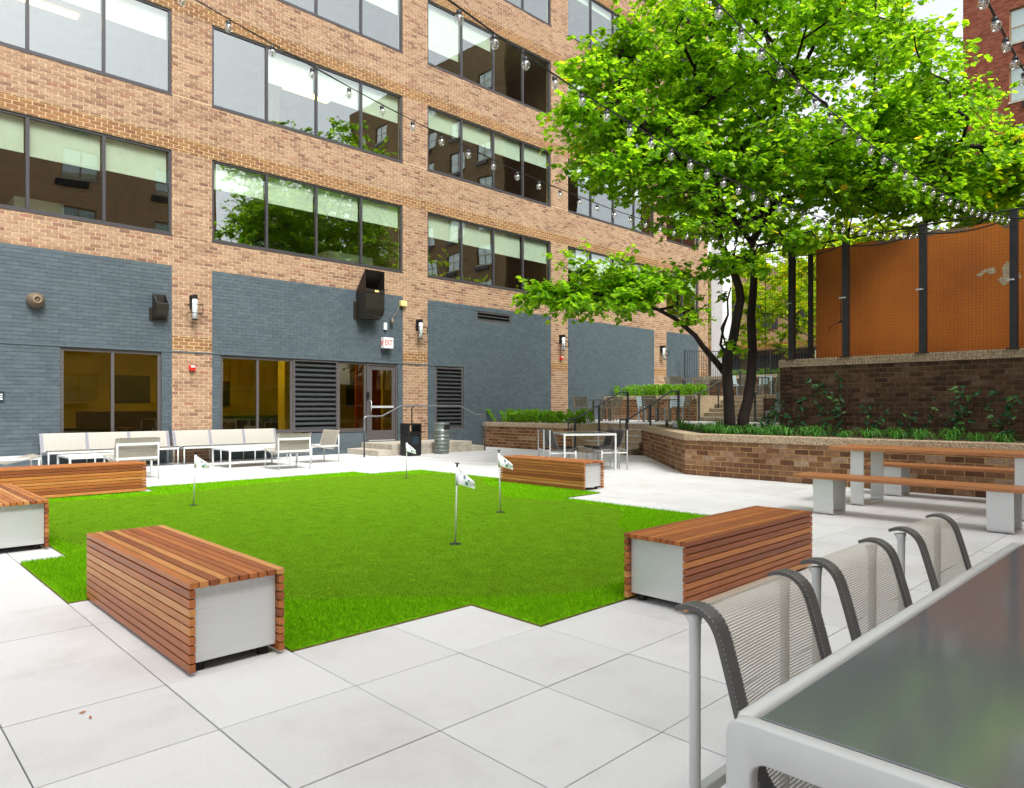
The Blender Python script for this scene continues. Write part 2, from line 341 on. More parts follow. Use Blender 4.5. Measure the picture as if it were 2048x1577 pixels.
# ------------------------------------------------------------------ mesh helpers
class MB:
    def __init__(s): s.v = []; s.f = []; s.uv = []
    def quad(s, a, b, c, d): i = len(s.v); s.v += [tuple(a), tuple(b), tuple(c), tuple(d)]; s.f.append((i, i+1, i+2, i+3))
    def poly(s, pts): i = len(s.v); s.v += [tuple(p) for p in pts]; s.f.append(tuple(range(i, i + len(pts))))
    def box(s, x0, x1, y0, y1, z0, z1):
        i = len(s.v)
        s.v += [(x0,y0,z0),(x1,y0,z0),(x1,y1,z0),(x0,y1,z0),(x0,y0,z1),(x1,y0,z1),(x1,y1,z1),(x0,y1,z1)]
        s.f += [(i,i+3,i+2,i+1),(i+4,i+5,i+6,i+7),(i,i+1,i+5,i+4),(i+1,i+2,i+6,i+5),(i+2,i+3,i+7,i+6),(i+3,i,i+4,i+7)]
        return s
    def prism(s, pts, z0, z1):
        """polygon (counter-clockwise in plan) pulled up from z0 to z1"""
        n = len(pts); i = len(s.v)
        s.v += [(p[0], p[1], z0) for p in pts] + [(p[0], p[1], z1) for p in pts]
        s.f.append(tuple(range(i + n - 1, i - 1, -1))); s.f.append(tuple(range(i + n, i + 2 * n)))
        for k in range(n):
            j = (k + 1) % n; s.f.append((i + k, i + j, i + n + j, i + n + k))
        return s
    def tube(s, path, rad, n=8, cap=True):
        P = [Vector(p) for p in path]; m = len(P)
        rs = rad if isinstance(rad, (list, tuple)) else [rad] * m
        up = None; i0 = len(s.v)
        for k in range(m):
            t = (P[min(k + 1, m - 1)] - P[max(k - 1, 0)])
            if t.length < 1e-9: t = Vector((0, 0, 1))
            t.normalize()
            if up is None:
                up = Vector((0, 0, 1)) if abs(t.z) < .9 else Vector((1, 0, 0))
            u = (up - t * up.dot(t)); u = u.normalized() if u.length > 1e-6 else t.orthogonal().normalized()
            w_ = t.cross(u); up = u
            for a in range(n):
                an = 2 * math.pi * a / n
                s.v.append(tuple(P[k] + (u * math.cos(an) + w_ * math.sin(an)) * rs[k]))
        for k in range(m - 1):
            for a in range(n):
                b = (a + 1) % n; o = i0 + k * n
                s.f.append((o + a, o + b, o + n + b, o + n + a))
        if cap:
            s.f.append(tuple(i0 + a for a in range(n - 1, -1, -1))); s.f.append(tuple(i0 + (m - 1) * n + a for a in range(n)))
        return s
    def lathe(s, prof, n=16, cx=0, cy=0):
        i0 = len(s.v); m = len(prof)
        for r, z in prof:
            for a in range(n):
                an = 2 * math.pi * a / n; s.v.append((cx + r * math.cos(an), cy + r * math.sin(an), z))
        for k in range(m - 1):
            for a in range(n):
                b = (a + 1) % n; o = i0 + k * n
                s.f.append((o + a, o + b, o + n + b, o + n + a))
        s.f.append(tuple(i0 + a for a in range(n - 1, -1, -1))); s.f.append(tuple(i0 + (m - 1) * n + a for a in range(n)))
        return s
    def mesh(s, name, bevel=0, smooth=False):
        me = bpy.data.meshes.new(name); me.from_pydata(s.v, [], s.f)
        if bevel:
            bm = bmesh.new(); bm.from_mesh(me); bmesh.ops.remove_doubles(bm, verts=bm.verts, dist=1e-5)
            bmesh.ops.bevel(bm, geom=[e for e in bm.edges], offset=bevel, segments=2, affect='EDGES', profile=.5, clamp_overlap=True)
            bm.to_mesh(me); bm.free()
        if smooth:
            for p in me.polygons: p.use_smooth = True
        return me
    def build(s, name, m, parent=None, bevel=0, smooth=False, loc=None):
        return link(name, s.mesh(name, bevel, smooth), m, parent, loc)

def link(name, me, m, parent=None, loc=None, rotz=None, scale=None):
    if m is not None and not me.materials: me.materials.append(m)
    o = bpy.data.objects.new(name, me); C.objects.link(o)
    if parent is not None: o.parent = parent
    if loc is not None: o.location = loc
    if rotz is not None: o.rotation_euler = (0, 0, rotz)
    if scale is not None: o.scale = scale
    return o
def tag(o, label=None, cat=None, group=None, kind=None):
    if label: o['label'] = label
    if cat: o['category'] = cat
    if group: o['group'] = group
    if kind: o['kind'] = kind
    return o
def thing(name, label, cat, loc=(0, 0, 0), rotz=0, group=None):
    o = bpy.data.objects.new(name, None); C.objects.link(o); o.empty_display_size = .1
    o.location = loc; o.rotation_euler = (0, 0, rotz)
    return tag(o, label, cat, group)
def copy_tree(o, parent=None):
    c = o.copy(); C.objects.link(c); c.parent = parent
    for ch in list(o.children): copy_tree(ch, c)
    return c
def dup(o, loc, rotz, label=None, group=None):
    c = copy_tree(o); c.location = loc; c.rotation_euler = (0, 0, rotz)
    if label: c['label'] = label
    if group: c['group'] = group
    return c
def np_mesh(name, v, f):
    me = bpy.data.meshes.new(name); me.from_pydata(np.asarray(v).tolist(), [], np.asarray(f).tolist()); return me
def rbox(x0, x1, y0, y1, z0, z1, name, m, parent, bevel=.004):
    return MB().box(x0, x1, y0, y1, z0, z1).build(name, m, parent, bevel)

UNIT = MB().box(-.5, .5, -.5, .5, -.5, .5).mesh('brick', .0)
def unit_mesh(m):
    me = UNIT.copy(); me.materials.append(m); return me

class Bricks:
    """bricks laid in running bond on an upright plane through P0 along unit vector u (outward normal nrm)"""
    def __init__(s, P0, u, nrm, cl, cz, joint=.015, proud=.004, jit=.004):
        s.P0 = np.array(P0, float); s.u = np.array(u, float); s.n = np.array(nrm, float); s.cl, s.cz, s.j, s.pr, s.jit = cl, cz, joint, proud, jit; s.b = []
    def rect(s, x0, x1, z0, z1):
        k = math.floor(z0 / s.cz + 1e-6)
        while k * s.cz < z1 - 1e-6:
            a, b = max(z0, k * s.cz), min(z1, (k + 1) * s.cz)
            if b - a > .02:
                off = (k % 2) * s.cl / 2; i = math.floor((x0 - off) / s.cl)
                while off + i * s.cl < x1 - 1e-6:
                    p, q = max(x0, off + i * s.cl), min(x1, off + (i + 1) * s.cl)
                    if q - p > .03: s.b.append((p + s.j / 2 if p > x0 + 1e-6 else p, q - s.j / 2 if q < x1 - 1e-6 else q, a + s.j / 2, b - s.j / 2))
                    i += 1
            k += 1
    def build(s, parent, name, m_many, m_one, singles=300):
        B = np.array(s.b); off = np.array(parent.location) if parent else np.zeros(3)
        jit = nrg.uniform(0, s.jit, len(B)) + s.pr
        cen = s.P0 + np.outer((B[:, 0] + B[:, 1]) / 2, s.u); cen[:, 2] += (B[:, 2] + B[:, 3]) / 2
        dep = _c * cen[:, 0] + _s * cen[:, 1]; rt = _s * cen[:, 0] - _c * cen[:, 1]
        ok = (dep > .3); px = 1024 + FX * rt / np.maximum(dep, .3); py = 814.5 - FX * (cen[:, 2] - EYE) / np.maximum(dep, .3)
        vis = ok & (px > -15) & (px < 2063) & (py > -15) & (py < 1590)
        score = np.where(vis, (B[:, 1] - B[:, 0]) / np.maximum(dep, .3), -1)
        one = set()
        if singles and m_one is not None:
            one = set(i for i in np.argsort(-score)[:singles] if score[i] > 0)
            me = unit_mesh(m_one); rot = math.atan2(s.u[1], s.u[0])
            for i in one:
                p = cen[i] + s.n * (jit[i] - .03) - off
                link('brick', me, None, parent, p, rot, (B[i, 1] - B[i, 0], .06, B[i, 3] - B[i, 2]))
        keep = np.array([i for i in range(len(B)) if i not in one])
        if len(keep):
            b = B[keep]; jj = jit[keep]; V = np.zeros((len(b), 8, 3))
            for k, (xi, zi, fr) in enumerate(((0, 2, 1), (1, 2, 1), (1, 3, 1), (0, 3, 1), (0, 2, 0), (1, 2, 0), (1, 3, 0), (0, 3, 0))):
                V[:, k] = s.P0 + np.outer(b[:, xi], s.u) - off
                V[:, k, 2] += b[:, zi]
                V[:, k] += np.outer(jj if fr else np.full(len(b), -.02), s.n)
            fb = np.array([(0, 1, 2, 3), (0, 4, 5, 1), (1, 5, 6, 2), (2, 6, 7, 3), (3, 7, 4, 0)])
            F = (np.arange(len(b))[:, None, None] * 8 + fb[None]).reshape(-1, 4)
            tag(link(name, np_mesh(name, V.reshape(-1, 3), F), m_many, parent), kind='stuff')

# ------------------------------------------------------------------ ground, paving, putting green
tag(MB().prism([(-250, -250), (250, -250), (250, 250), (-250, 250)], -.6, -.12).build('ground', M['ground']), kind='structure')
paving = MB().prism([(-8, -8), (15.6, -8), (15.6, 16.75), (-8, 16.75)], -.118, -.02).build('paving', M['dirt']); tag(paving, kind='structure')

PG, GX, GY = .6125, 1.097, 2.772
TURF = [(1.10, 5.22), (1.71, 5.22), (1.71, 3.385), (2.935, 3.385), (2.935, 2.775), (5.99, 2.775), (5.99, 3.385), (7.25, 3.385), (7.25, 6.46), (8.10, 6.46), (8.10, 8.55),
        (8.44, 8.55), (8.44, 11.28), (7.28, 11.28), (7.28, 11.85), (3.50, 11.85), (3.50, 11.22), (1.43, 11.22), (1.43, 6.80), (1.10, 6.80)]
def inside(p, poly):
    x, y = p; r = False; j = len(poly) - 1
    for i in range(len(poly)):
        xi, yi = poly[i]; xj, yj = poly[j]
        if (yi > y) != (yj > y) and x < (xj - xi) * (y - yi) / (yj - yi) + xi: r = not r
        j = i
    return r
def smooth_closed(pts, n=8):
    out = []; m = len(pts)
    for i in range(m):
        p0, p1, p2, p3 = (Vector(pts[(i + k - 1) % m]) for k in range(4))
        for t in np.linspace(0, 1, n, endpoint=False):
            out.append(tuple(.5 * ((2 * p1) + (p2 - p0) * t + (2 * p0 - 5 * p1 + 4 * p2 - p3) * t * t + (3 * p1 - p0 - 3 * p2 + p3) * t ** 3)))
    return out
INNER = smooth_closed([(1.52, 7.95), (1.56, 9.6), (1.95, 10.75), (3.54, 10.62), (5.0, 11.1), (6.5, 11.12), (7.7, 10.72), (8.32, 10.3), (8.3, 9.3), (7.75, 8.65), (7.35, 7.8), (6.75, 7.0), (7.0, 6.3), (7.0, 5.6), (6.75, 5.05), (6.35, 4.78), (5.9, 4.45), (5.3, 3.7),
                       (4.4, 3.12), (3.82, 3.03), (3.45, 3.14), (3.15, 3.38), (2.57, 3.91), (2.28, 4.12), (2.08, 4.35), (1.9, 4.9), (1.78, 6.0)])
fringe = MB().prism(TURF, -.02, .012).build('turf_fringe', M['turf_base']); tag(fringe, kind='structure')
green = MB().prism(INNER, .0, .016).build('putting_green', M['green_base']); tag(green, kind='structure')

edge = MB()
for i in range(len(TURF)):
    a, b = Vector(TURF[i]), Vector(TURF[(i + 1) % len(TURF)]); n_ = max(2, int((b - a).length / .06)); u = (b - a).normalized(); q = Vector((u.y, -u.x))
    edge.tube([(*(a.lerp(b, k / n_) + q * rnd.uniform(-.002, .003)), .003) for k in range(n_ + 1)], .0045, 5)
edge.build('turf_edge', mat('turf_backing', (.13, .10, .02), 1, var=.5, scale=30), fringe)

# paver slabs: clipped where the turf was cut in
def split_rect(x0, x1, y0, y1):
    """pieces of a slab left over outside the turf, cut at the turf's own edges"""
    xs = sorted({x0, x1} | {p[0] for p in TURF if x0 + .02 < p[0] < x1 - .02}); ys = sorted({y0, y1} | {p[1] for p in TURF if y0 + .02 < p[1] < y1 - .02})
    cells = [(xs[i], xs[i+1], ys[j], ys[j+1]) for i in range(len(xs) - 1) for j in range(len(ys) - 1)
             if not inside(((xs[i] + xs[i+1]) / 2, (ys[j] + ys[j+1]) / 2), TURF)]
    if len(cells) == (len(xs) - 1) * (len(ys) - 1): return [(x0, x1, y0, y1)]
    return cells
slabs = []
for i in range(-14, 25):
    for j in range(-17, 24):
        x0 = GX + i * PG; y0 = GY + j * PG
        if x0 + PG > 15.5 or y0 > 16.7: continue
        if y0 < x0 - 4.40 - .9 and x0 > 11.55: continue
        if x0 > 11.5 and y0 + PG < 7.2: continue
        for (a, b, c_, d_) in split_rect(x0, x0 + PG, y0, min(y0 + PG, 16.74)):
            if b - a > .03 and d_ - c_ > .03: slabs.append((a, b, c_, d_))
def seen(x, y, z=0):
    d = _c * x + _s * y
    if d < .4: return False
    px = 1024 + FX * (_s * x - _c * y) / d; py = 814.5 + FX * (EYE - z) / d
    return -120 < px < 2170 and py < 1760
def slab_mesh(sx, sy):
    return MB().box(-sx / 2 + .003, sx / 2 - .003, -sy / 2 + .003, sy / 2 - .003, -.018, 0).mesh('paver', .003)
slabs.sort(key=lambda q: (not seen((q[0] + q[1]) / 2, (q[2] + q[3]) / 2), _c * q[0] + _s * q[2]))
cache = {}; far_v = MB()
for k, (a, b, c_, d_) in enumerate(slabs):
    tilt = rnd.uniform(-.0012, .0012)
    if k < 300:
        key = (round(b - a, 3), round(d_ - c_, 3))
        if key not in cache: cache[key] = slab_mesh(*key)
        link('paver', cache[key], M['paver'], paving, ((a + b) / 2, (c_ + d_) / 2, .0 + tilt), None)
    else:
        far_v.box(a + .003, b - .003, c_ + .003, d_ - .003, -.018, tilt)
tag(far_v.build('far_paver_field', M['paver_s'], paving), kind='stuff')

# turf blades
def blades(name, m, count, xr, yr, keep, h, wd, zb, bend=.5):
    P = np.stack([nrg.uniform(*xr, count), nrg.uniform(*yr, count)], 1)
    P = P[keep(P)]
    n = len(P); an = nrg.uniform(0, 2 * np.pi, n); hh = h * nrg.uniform(.6, 1.15, n); ww = wd * nrg.uniform(.7, 1.3, n)
    ux, uy = np.cos(an), np.sin(an); lean = nrg.normal(0, bend, (n, 2)) * hh[:, None]
    V = np.zeros((n, 3, 3)); V[:, 0, 0] = P[:, 0] - ux * ww; V[:, 0, 1] = P[:, 1] - uy * ww; V[:, 1, 0] = P[:, 0] + ux * ww; V[:, 1, 1] = P[:, 1] + uy * ww
    V[:, :2, 2] = zb; V[:, 2, 0] = P[:, 0] + lean[:, 0]; V[:, 2, 1] = P[:, 1] + lean[:, 1]; V[:, 2, 2] = zb + hh
    return np_mesh(name, V.reshape(-1, 3), np.arange(n * 3).reshape(-1, 3))
def inside_np(P, poly):
    r = np.zeros(len(P), bool); x, y = P[:, 0], P[:, 1]; j = len(poly) - 1
    for i in range(len(poly)):
        xi, yi = poly[i]; xj, yj = poly[j]
        if yi != yj:
            r ^= ((yi > y) != (yj > y)) & (x < (xj - xi) * (y - yi) / (yj - yi) + xi)
        j = i
    return r
TE = [(x, y) for x, y in TURF]
def near_keep(P):
    d = _c * P[:, 0] + _s * P[:, 1]
    return inside_np(P, TE) & ~inside_np(P, INNER) & (nrg.uniform(0, 1, len(P)) < np.clip(40 / d ** 2, .18, 1))
o = link('turf_blades', blades('turf_blades', M['blade'], 900000, (1, 8.6), (2.7, 12), near_keep, .028, .0030, .01), M['blade'], fringe); tag(o, kind='stuff')
def green_keep(P):
    d = _c * P[:, 0] + _s * P[:, 1]
    return inside_np(P, INNER) & (nrg.uniform(0, 1, len(P)) < np.clip(22 / d ** 2, .10, 1))
o = link('green_blades', blades('green_blades', M['blade_d'], 900000, (1.4, 8.6), (2.9, 11.3), green_keep, .011, .0026, .014, .7), M['blade_d'], green); tag(o, kind='stuff')

# ------------------------------------------------------------------ the office building
YW = 16.75
BW, BP = 5.44, 6.34                # window width and bay pitch
X0B, X1B = -6.3, 28.85
ZTOP = 21.6
bld = thing('office_building', 'tan brick office building with grey painted ground floor and ribbon windows', 'building', (11, YW, 0))
bo = np.array([11, YW, 0])
def B_(mb, name, m, parent=None, bevel=0, smooth=False):
    """build with world coordinates under the building (or a part of it)"""
    p = parent or bld
    mb.v = [(x - bo[0], y - bo[1], z - bo[2]) for x, y, z in mb.v]
    o = mb.build(name, m, None, bevel, smooth); o.parent = p
    return o
bays = []
for k in range(-1, 5):
    a = .11 + BP * k; b = a + BW
    if k == 4: b = 28.05
    bays.append((a, b))
floors = [(5.18 + 3.18 * i, 7.10 + 3.18 * i) for i in range(5)]
PAINT_TOP = 4.47
openings = {0: [(3.38, 5.33, .62, 2.50)], 1: [(6.64, 11.72, .30, 2.50)], 2: [(13.08, 14.20, .58, 2.52)]}   # bay -> openings of the ground floor
extra = {2: [(14.75, 16.25, 4.0, 4.33)]}
br = Bricks((0, YW, 0), (1, 0, 0), (0, -1, 0), .2235, .0813)
bd = Bricks((0, YW, 0), (1, 0, 0), (0, -1, 0), .2235, .0813, .019, .006)
pt = Bricks((0, YW, 0), (1, 0, 0), (0, -1, 0), .2235, .0813, .006, .004, .005)
back = MB(); backp = MB(); backg = MB()
def wall_rect(kind, x0, x1, z0, z1):
    if x1 - x0 < .02 or z1 - z0 < .02: return
    dict(b=br, g=bd, p=pt)[kind].rect(x0, x1, z0, z1)
    dict(b=back, g=backg, p=backp)[kind].box(x0, x1, YW, YW + .22, z0, z1)
def holed(kind, x0, x1, z0, z1, holes):
    """a rectangle of wall round a list of openings that all start and end inside it"""
    if not holes: return wall_rect(kind, x0, x1, z0, z1)
    hs_ = sorted(holes); zs = sorted({z0, z1} | {h[2] for h in hs_} | {h[3] for h in hs_})
    for a, b in zip(zs[:-1], zs[1:]):
        x = x0
        for h in hs_:
            if h[2] <= a + 1e-6 and h[3] >= b - 1e-6:
                wall_rect(kind, x, h[0], a, b); x = h[1]
        wall_rect(kind, x, x1, a, b)
edges = [X0B] + [e for ab in bays for e in ab] + [X1B]
# ground floor: piers stay brick, the bays are painted
LED0, LED1 = 2.52, 2.56
for i, (a, b) in enumerate(bays):
    k = i - 1
    holed('p', a, b, 0, PAINT_TOP, openings.get(k, []) + extra.get(k, []))
for p0, p1 in [(X0B, bays[0][0])] + [(bays[i][1], bays[i+1][0]) for i in range(5)] + [(bays[5][1], X1B)]:
    wall_rect('b', p0, p1, 0, 2.56); wall_rect('g', p0, p1, 2.56, 2.89); wall_rect('b', p0, p1, 2.89, PAINT_TOP)
wall_rect('b', X0B, X1B, PAINT_TOP, floors[0][0])
for fi, (s0, h0) in enumerate(floors):
    for p0, p1 in [(X0B, bays[0][0])] + [(bays[i][1], bays[i+1][0]) for i in range(5)] + [(bays[5][1], X1B)]:
        wall_rect('b', p0, p1, s0, h0)
    wall_rect('g', X0B, X1B, h0, h0 + .33)
    wall_rect('b', X0B, X1B, h0 + .33, floors[fi + 1][0] if fi < 4 else ZTOP)
B_(back, 'mortar_backing', M['mortar']); B_(backg, 'band_mortar', M['mortar_gold']); B_(backp, 'painted_backing', M['mortar_paint'])
br.build(bld, 'wall_bricks', M['brick'], M['brick1'], 300)
bd.build(bld, 'band_bricks', M['band'], None, 0)
pt.build(bld, 'painted_bricks', M['paint'], None, 0)
B_(MB().box(X0B, 13.95, YW - .022, YW + .02, LED0 - .01, LED1 - .022), 'ledge', M['mortar_paint'])
# side and roof of the block
B_(MB().box(X1B - .2, X1B, YW + .222, YW + 14, 0, ZTOP), 'side_wall', M['brick'])
B_(MB().box(X0B, X1B - .202, YW + 13.8, YW + 14, 0, ZTOP), 'rear_wall', M['brick'])
B_(MB().box(X0B, X0B + .2, YW + .222, YW + 13.79, 0, ZTOP), 'party_wall', M['brick'])
B_(MB().box(X0B + .21, X1B - .21, YW + .23, YW + 13.79, ZTOP - .5, ZTOP - .2), 'roof', M['asphalt'])

rw0 = random.Random(21)
# office floors behind the glass
for fi in range(-1, 5):
    z0 = 0.28 if fi < 0 else floors[fi][0] - .75; z1 = 3.25 if fi < 0 else floors[fi][1] + .25
    mm = M['lobby'] if fi < 0 else M['room']
    B_(MB().box(X0B + .21, X1B - .21, YW + 6.0, YW + 6.1, z0, z1), 'room_wall', mm)
    B_(MB().box(X0B + .21, X1B - .21, YW + .225, YW + 5.99, z0 - .12, z0), 'floor_slab', M['room'])
    B_(MB().box(X0B + .21, X1B - .21, YW + .225, YW + 5.99, z1, z1 + .1), 'office_ceiling', M['ceil'] if fi >= 0 else M['lobby'])
    if fi >= 0:
        for xx in (-.4, 5.9, 12.3, 18.7, 25.0):
            B_(MB().box(xx - .08, xx + .08, YW + .23, YW + 5.98, z0 + .001, z1 - .001), 'partition', M['room'])
        B_(MB().box(X0B + .3, X1B - .3, YW + .24, YW + .55, floors[fi][0] - .16, floors[fi][0] + .03), 'window_ledge', M['blind'])
for (xa, xb, za) in ((7.0, 8.2, 7.31), (8.9, 10.1, 7.31), (9.4, 10.8, 10.49), (3.0, 4.2, 10.49), (13.5, 14.6, 7.31)):
    B_(MB().box(xa, xb, YW + 2.2, YW + 2.42, za - .012, za + .03), 'ceiling_light', M['tube_light'])
B_(MB().box(8.45, 8.9, YW + 1.6, YW + 2.0, 7.62, 10.52), 'office_column', M['cream'])
B_(MB().box(12.2, 13.15, YW + 3.0, YW + 3.1, .281, 3.24), 'lobby_partition', M['lobby_red'])
B_(MB().box(13.15, 14.2, YW + 2.9, YW + 3.0, .281, 3.24), 'lobby_panel', M['cream'])
B_(MB().box(9.1, 9.6, YW + 1.7, YW + 2.1, .281, 3.24), 'lobby_column', M['cream'])
for (xa, xb, ya, yb, zb) in ((4.6, 7.4, 3.6, 4.3, 1.15), (8.2, 10.6, 4.4, 5.0, 1.0), (3.0, 4.4, 2.6, 3.3, .75), (10.4, 11.6, 4.2, 4.9, .85)):
    B_(MB().box(xa, xb, YW + ya, YW + yb, .281, zb), 'lobby_seating', M['hood'])
for (xa, xb, za, zb) in ((5.9, 6.9, 1.4, 2.2), (8.6, 9.3, 1.3, 2.1), (12.0, 12.25, 1.45, 1.75), (13.6, 14.6, 1.3, 2.3)):
    B_(MB().box(xa, xb, YW + 5.93, YW + 5.99, za, zb), 'wall_picture', M['plaque'])
for fi in range(0, 4):
    for q in range(14):
        xa = -5 + q * 2.45 + rw0.uniform(0, .6); B_(MB().box(xa, xa + rw0.uniform(.9, 1.7), YW + 1.4, YW + 2.2, floors[fi][0] - .749, floors[fi][0] + rw0.choice((-.1, .15, .45, .6))), 'office_desk', M['hood'] if q % 3 else M['blind'])
for xx in (4.2, 7.6, 10.2):
    B_(MB().box(xx - .6, xx + .6, YW + 2.2, YW + 2.4, 3.20, 3.24), 'lobby_fill', M['lobby_fill'])  # glowing strips added out of sight to lift the dark lobby

def window(x0, x1, z0, z1, n, parent, glass, fm, depth=.07, fw=.055, blinds=None, name='window'):
    f = MB(); ya, yb = YW + .03, YW + .03 + depth
    f.box(x0, x0 + fw, ya, yb, z0, z1); f.box(x1 - fw, x1, ya, yb, z0, z1)
    f.box(x0 + fw, x1 - fw, ya, yb, z1 - fw, z1); f.box(x0 + fw, x1 - fw, ya, yb, z0, z0 + fw)
    f.box(x0 - .01, x1 + .01, YW - .015, YW + .028, z0 - .035, z0 - .003)
    w_ = B_(f, name, fm, parent)
    pw = (x1 - x0) / n
    for i in range(1, n):
        B_(MB().box(x0 + i * pw - .03, x0 + i * pw + .03, ya - .006, yb - .004, z0 + fw + .001, z1 - fw - .001), 'mullion', fm, w_)
    for i in range(n):
        a = x0 + i * pw + (.031 if i else fw + .001); b = x0 + (i + 1) * pw - (.031 if i < n - 1 else fw + .001)
        B_(MB().box(a, b, ya + .03, ya + .038, z0 + fw + .001, z1 - fw - .001), 'pane', glass, w_)
        if blinds and blinds[i] > 0:
            B_(MB().box(a + .015, b - .015, yb + .05, yb + .056, z1 - .01 - blinds[i] * (z1 - z0), z1 - .01), 'blind', M['blind'], w_)
    return w_
rw = random.Random(3)
for bi, (a, b) in enumerate(bays):
    for fi, (s0, h0) in enumerate(floors):
        base = rw.choice((.30, .36, .42)) if fi < 3 else rw.choice((.15, .35, .5))
        bl = [base + rw.choice((0, 0, 0, .04, -.05)) for _ in range(4)]
        if bi == 2 and fi == 1: bl = [0, .44, .40, .40]
        if bi == 1 and fi == 0: bl = [.4, .38, .40, .38]
        if bi == 2 and fi == 0: bl = [.33, .36, .36, .33]
        if bi == 3 and fi == 2: bl = [.72, .3, 0, 0]
        window(a, b, s0, h0, 2 if bi == 5 else 4, bld, M['glass'], M['steel_dark'], blinds=bl)
window(3.38, 5.33, .62, 2.50, 2, bld, M['glass_amber'], M['frame_brown'], fw=.07)
window(6.64, 8.50, .62, 2.50, 2, bld, M['glass_amber'], M['frame_brown'], fw=.07)
window(9.80, 10.68, .62, 2.50, 1, bld, M['glass_amber'], M['frame_brown'], fw=.06)
wall_low = MB().box(6.64, 10.68, YW + .005, YW + .2, .30, .583); B_(wall_low, 'painted_apron', M['mortar_paint'])
def louvre(x0, x1, z0, z1, n, fw=.07, y=0.0, fm=None):
    f = MB(); ya, yb = YW + .01 + y, YW + .14
    f.box(x0, x0 + fw, ya, yb, z0, z1); f.box(x1 - fw, x1, ya, yb, z0, z1); f.box(x0 + fw, x1 - fw, ya, yb, z1 - fw, z1); f.box(x0 + fw, x1 - fw, ya, yb, z0, z0 + fw)
    f.box(x0, x1, yb + .02, yb + .03, z0, z1)
    l_ = B_(f, 'louvre', fm or M['frame_brown']); st = (z1 - z0 - 2 * fw) / n
    for i in range(n):
        z = z0 + fw + i * st
        m_ = MB(); m_.quad((x0 + fw, ya + .012, z + .005), (x1 - fw, ya + .012, z + .005), (x1 - fw, ya + .10, z + st * .72), (x0 + fw, ya + .10, z + st * .72))
        m_.quad((x0 + fw, ya + .012, z + .017), (x1 - fw, ya + .012, z + .017), (x1 - fw, ya + .10, z + st * .72 + .012), (x0 + fw, ya + .10, z + st * .72 + .012))
        m_.quad((x0 + fw, ya + .012, z + .005), (x1 - fw, ya + .012, z + .005), (x1 - fw, ya + .012, z + .03), (x0 + fw, ya + .012, z + .03))
        B_(m_, 'louvre_slat', M['rail'], l_)
    return l_
louvre(8.505, 9.795, .62, 2.50, 14, .05)
louvre(13.08, 14.20, .58, 2.50, 15)
louvre(14.75, 16.25, 4.0, 4.33, 2, .05)
# entrance door
dr = MB(); dx0, dx1, dz0, dz1 = 10.70, 11.72, .31, 2.50
dr.box(dx0, dx0 + .06, YW + .02, YW + .12, dz0, dz1); dr.box(dx1 - .06, dx1, YW + .02, YW + .12, dz0, dz1); dr.box(dx0 + .06, dx1 - .06, YW + .02, YW + .12, dz1 - .07, dz1)
door = B_(dr, 'door', M['frame_brown'])
lf = MB(); a, b = dx0 + .065, dx1 - .065
lf.box(a, a + .11, YW + .04, YW + .09, dz0 + .03, dz1 - .075); lf.box(b - .11, b, YW + .04, YW + .09, dz0 + .03, dz1 - .075)
lf.box(a + .11, b - .11, YW + .04, YW + .09, dz0 + .03, dz0 + .30); lf.box(a + .11, b - .11, YW + .04, YW + .09, dz1 - .19, dz1 - .075)
B_(lf, 'door_leaf', M['frame_brown'], door)
B_(MB().box(a + .111, b - .111, YW + .06, YW + .068, dz0 + .301, dz1 - .191), 'door_pane', M['glass_amber'], door)
B_(MB().box(a, b, YW + .03, YW + .1, dz0, dz0 + .025), 'threshold', M['alu'], door)
B_(MB().box(a + .06, b - .08, YW - .01, YW + .03, 1.24, 1.30), 'push_bar', M['alu'], door)
B_(MB().tube([(a + .05, YW + .035, 1.15), (a + .05, YW - .03, 1.18), (a + .05, YW - .03, 1.42), (a + .05, YW + .035, 1.45)], .012), 'door_handle', M['alu'], door, 0, True)
B_(MB().box(10.685, 10.745, YW - .04, YW + .018, 1.50, 1.68), 'card_reader', M['black'], door)

# things fixed to the wall
def on_wall(name, label, cat, x, z, group=None):
    return thing(name, label, cat, (x, YW - .016, z), 0, group)
def wall_lamp(x, label):
    t = on_wall('wall_lamp', label, 'lamp', x, 3.55, 'lantern lamps on the brick piers')
    MB().box(-.07, .07, -.03, .004, -.02, .29).build('back_plate', M['black'], t, .004)
    MB().box(-.045, .045, -.20, -.028, .22, .29).build('arm', M['black'], t, .004)
    MB().lathe([(.055, -.27), (.055, .20)], 16, 0, -.14).build('lamp_glass', M['lamp_glass'], t, 0, True)
    cage = MB()
    for z in (.05, -.15):
        cage.box(-.14, .14, -.285, -.268, z, z + .014); cage.box(-.14, -.126, -.27, -.03, z, z + .014); cage.box(.126, .14, -.27, -.03, z, z + .014)
    for sx in (-.14, .126):
        cage.box(sx, sx + .014, -.284, -.27, -.148, .06)
    cage.build('cage', M['black'], t)
    MB().lathe([(.06, -.285), (.06, -.265)], 16, 0, -.14).build('bottom_cap', M['black'], t)
    MB().lathe([(.062, .195), (.062, .225)], 16, 0, -.14).build('top_cap', M['black'], t)
wall_lamp(6.0, 'black lantern wall lamp beside the small upturned scoop vent')
wall_lamp(12.42, 'black lantern wall lamp on the pier beside the exit sign')
wall_lamp(18.72, 'black lantern wall lamp directly above a red fire alarm')
wall_lamp(25.05, 'black lantern wall lamp on the pier above the upper terrace')
def alarm(x, z, label):
    t = on_wall('fire_alarm', label, 'alarm', x, z, 'red fire alarms on the brick piers')
    MB().box(-.065, .065, -.075, .004, -.065, .055).build('housing', M['red'], t, .006)
    MB().box(-.045, .045, -.098, -.073, .005, .045).build('strobe', M['strobe'], t, .004)
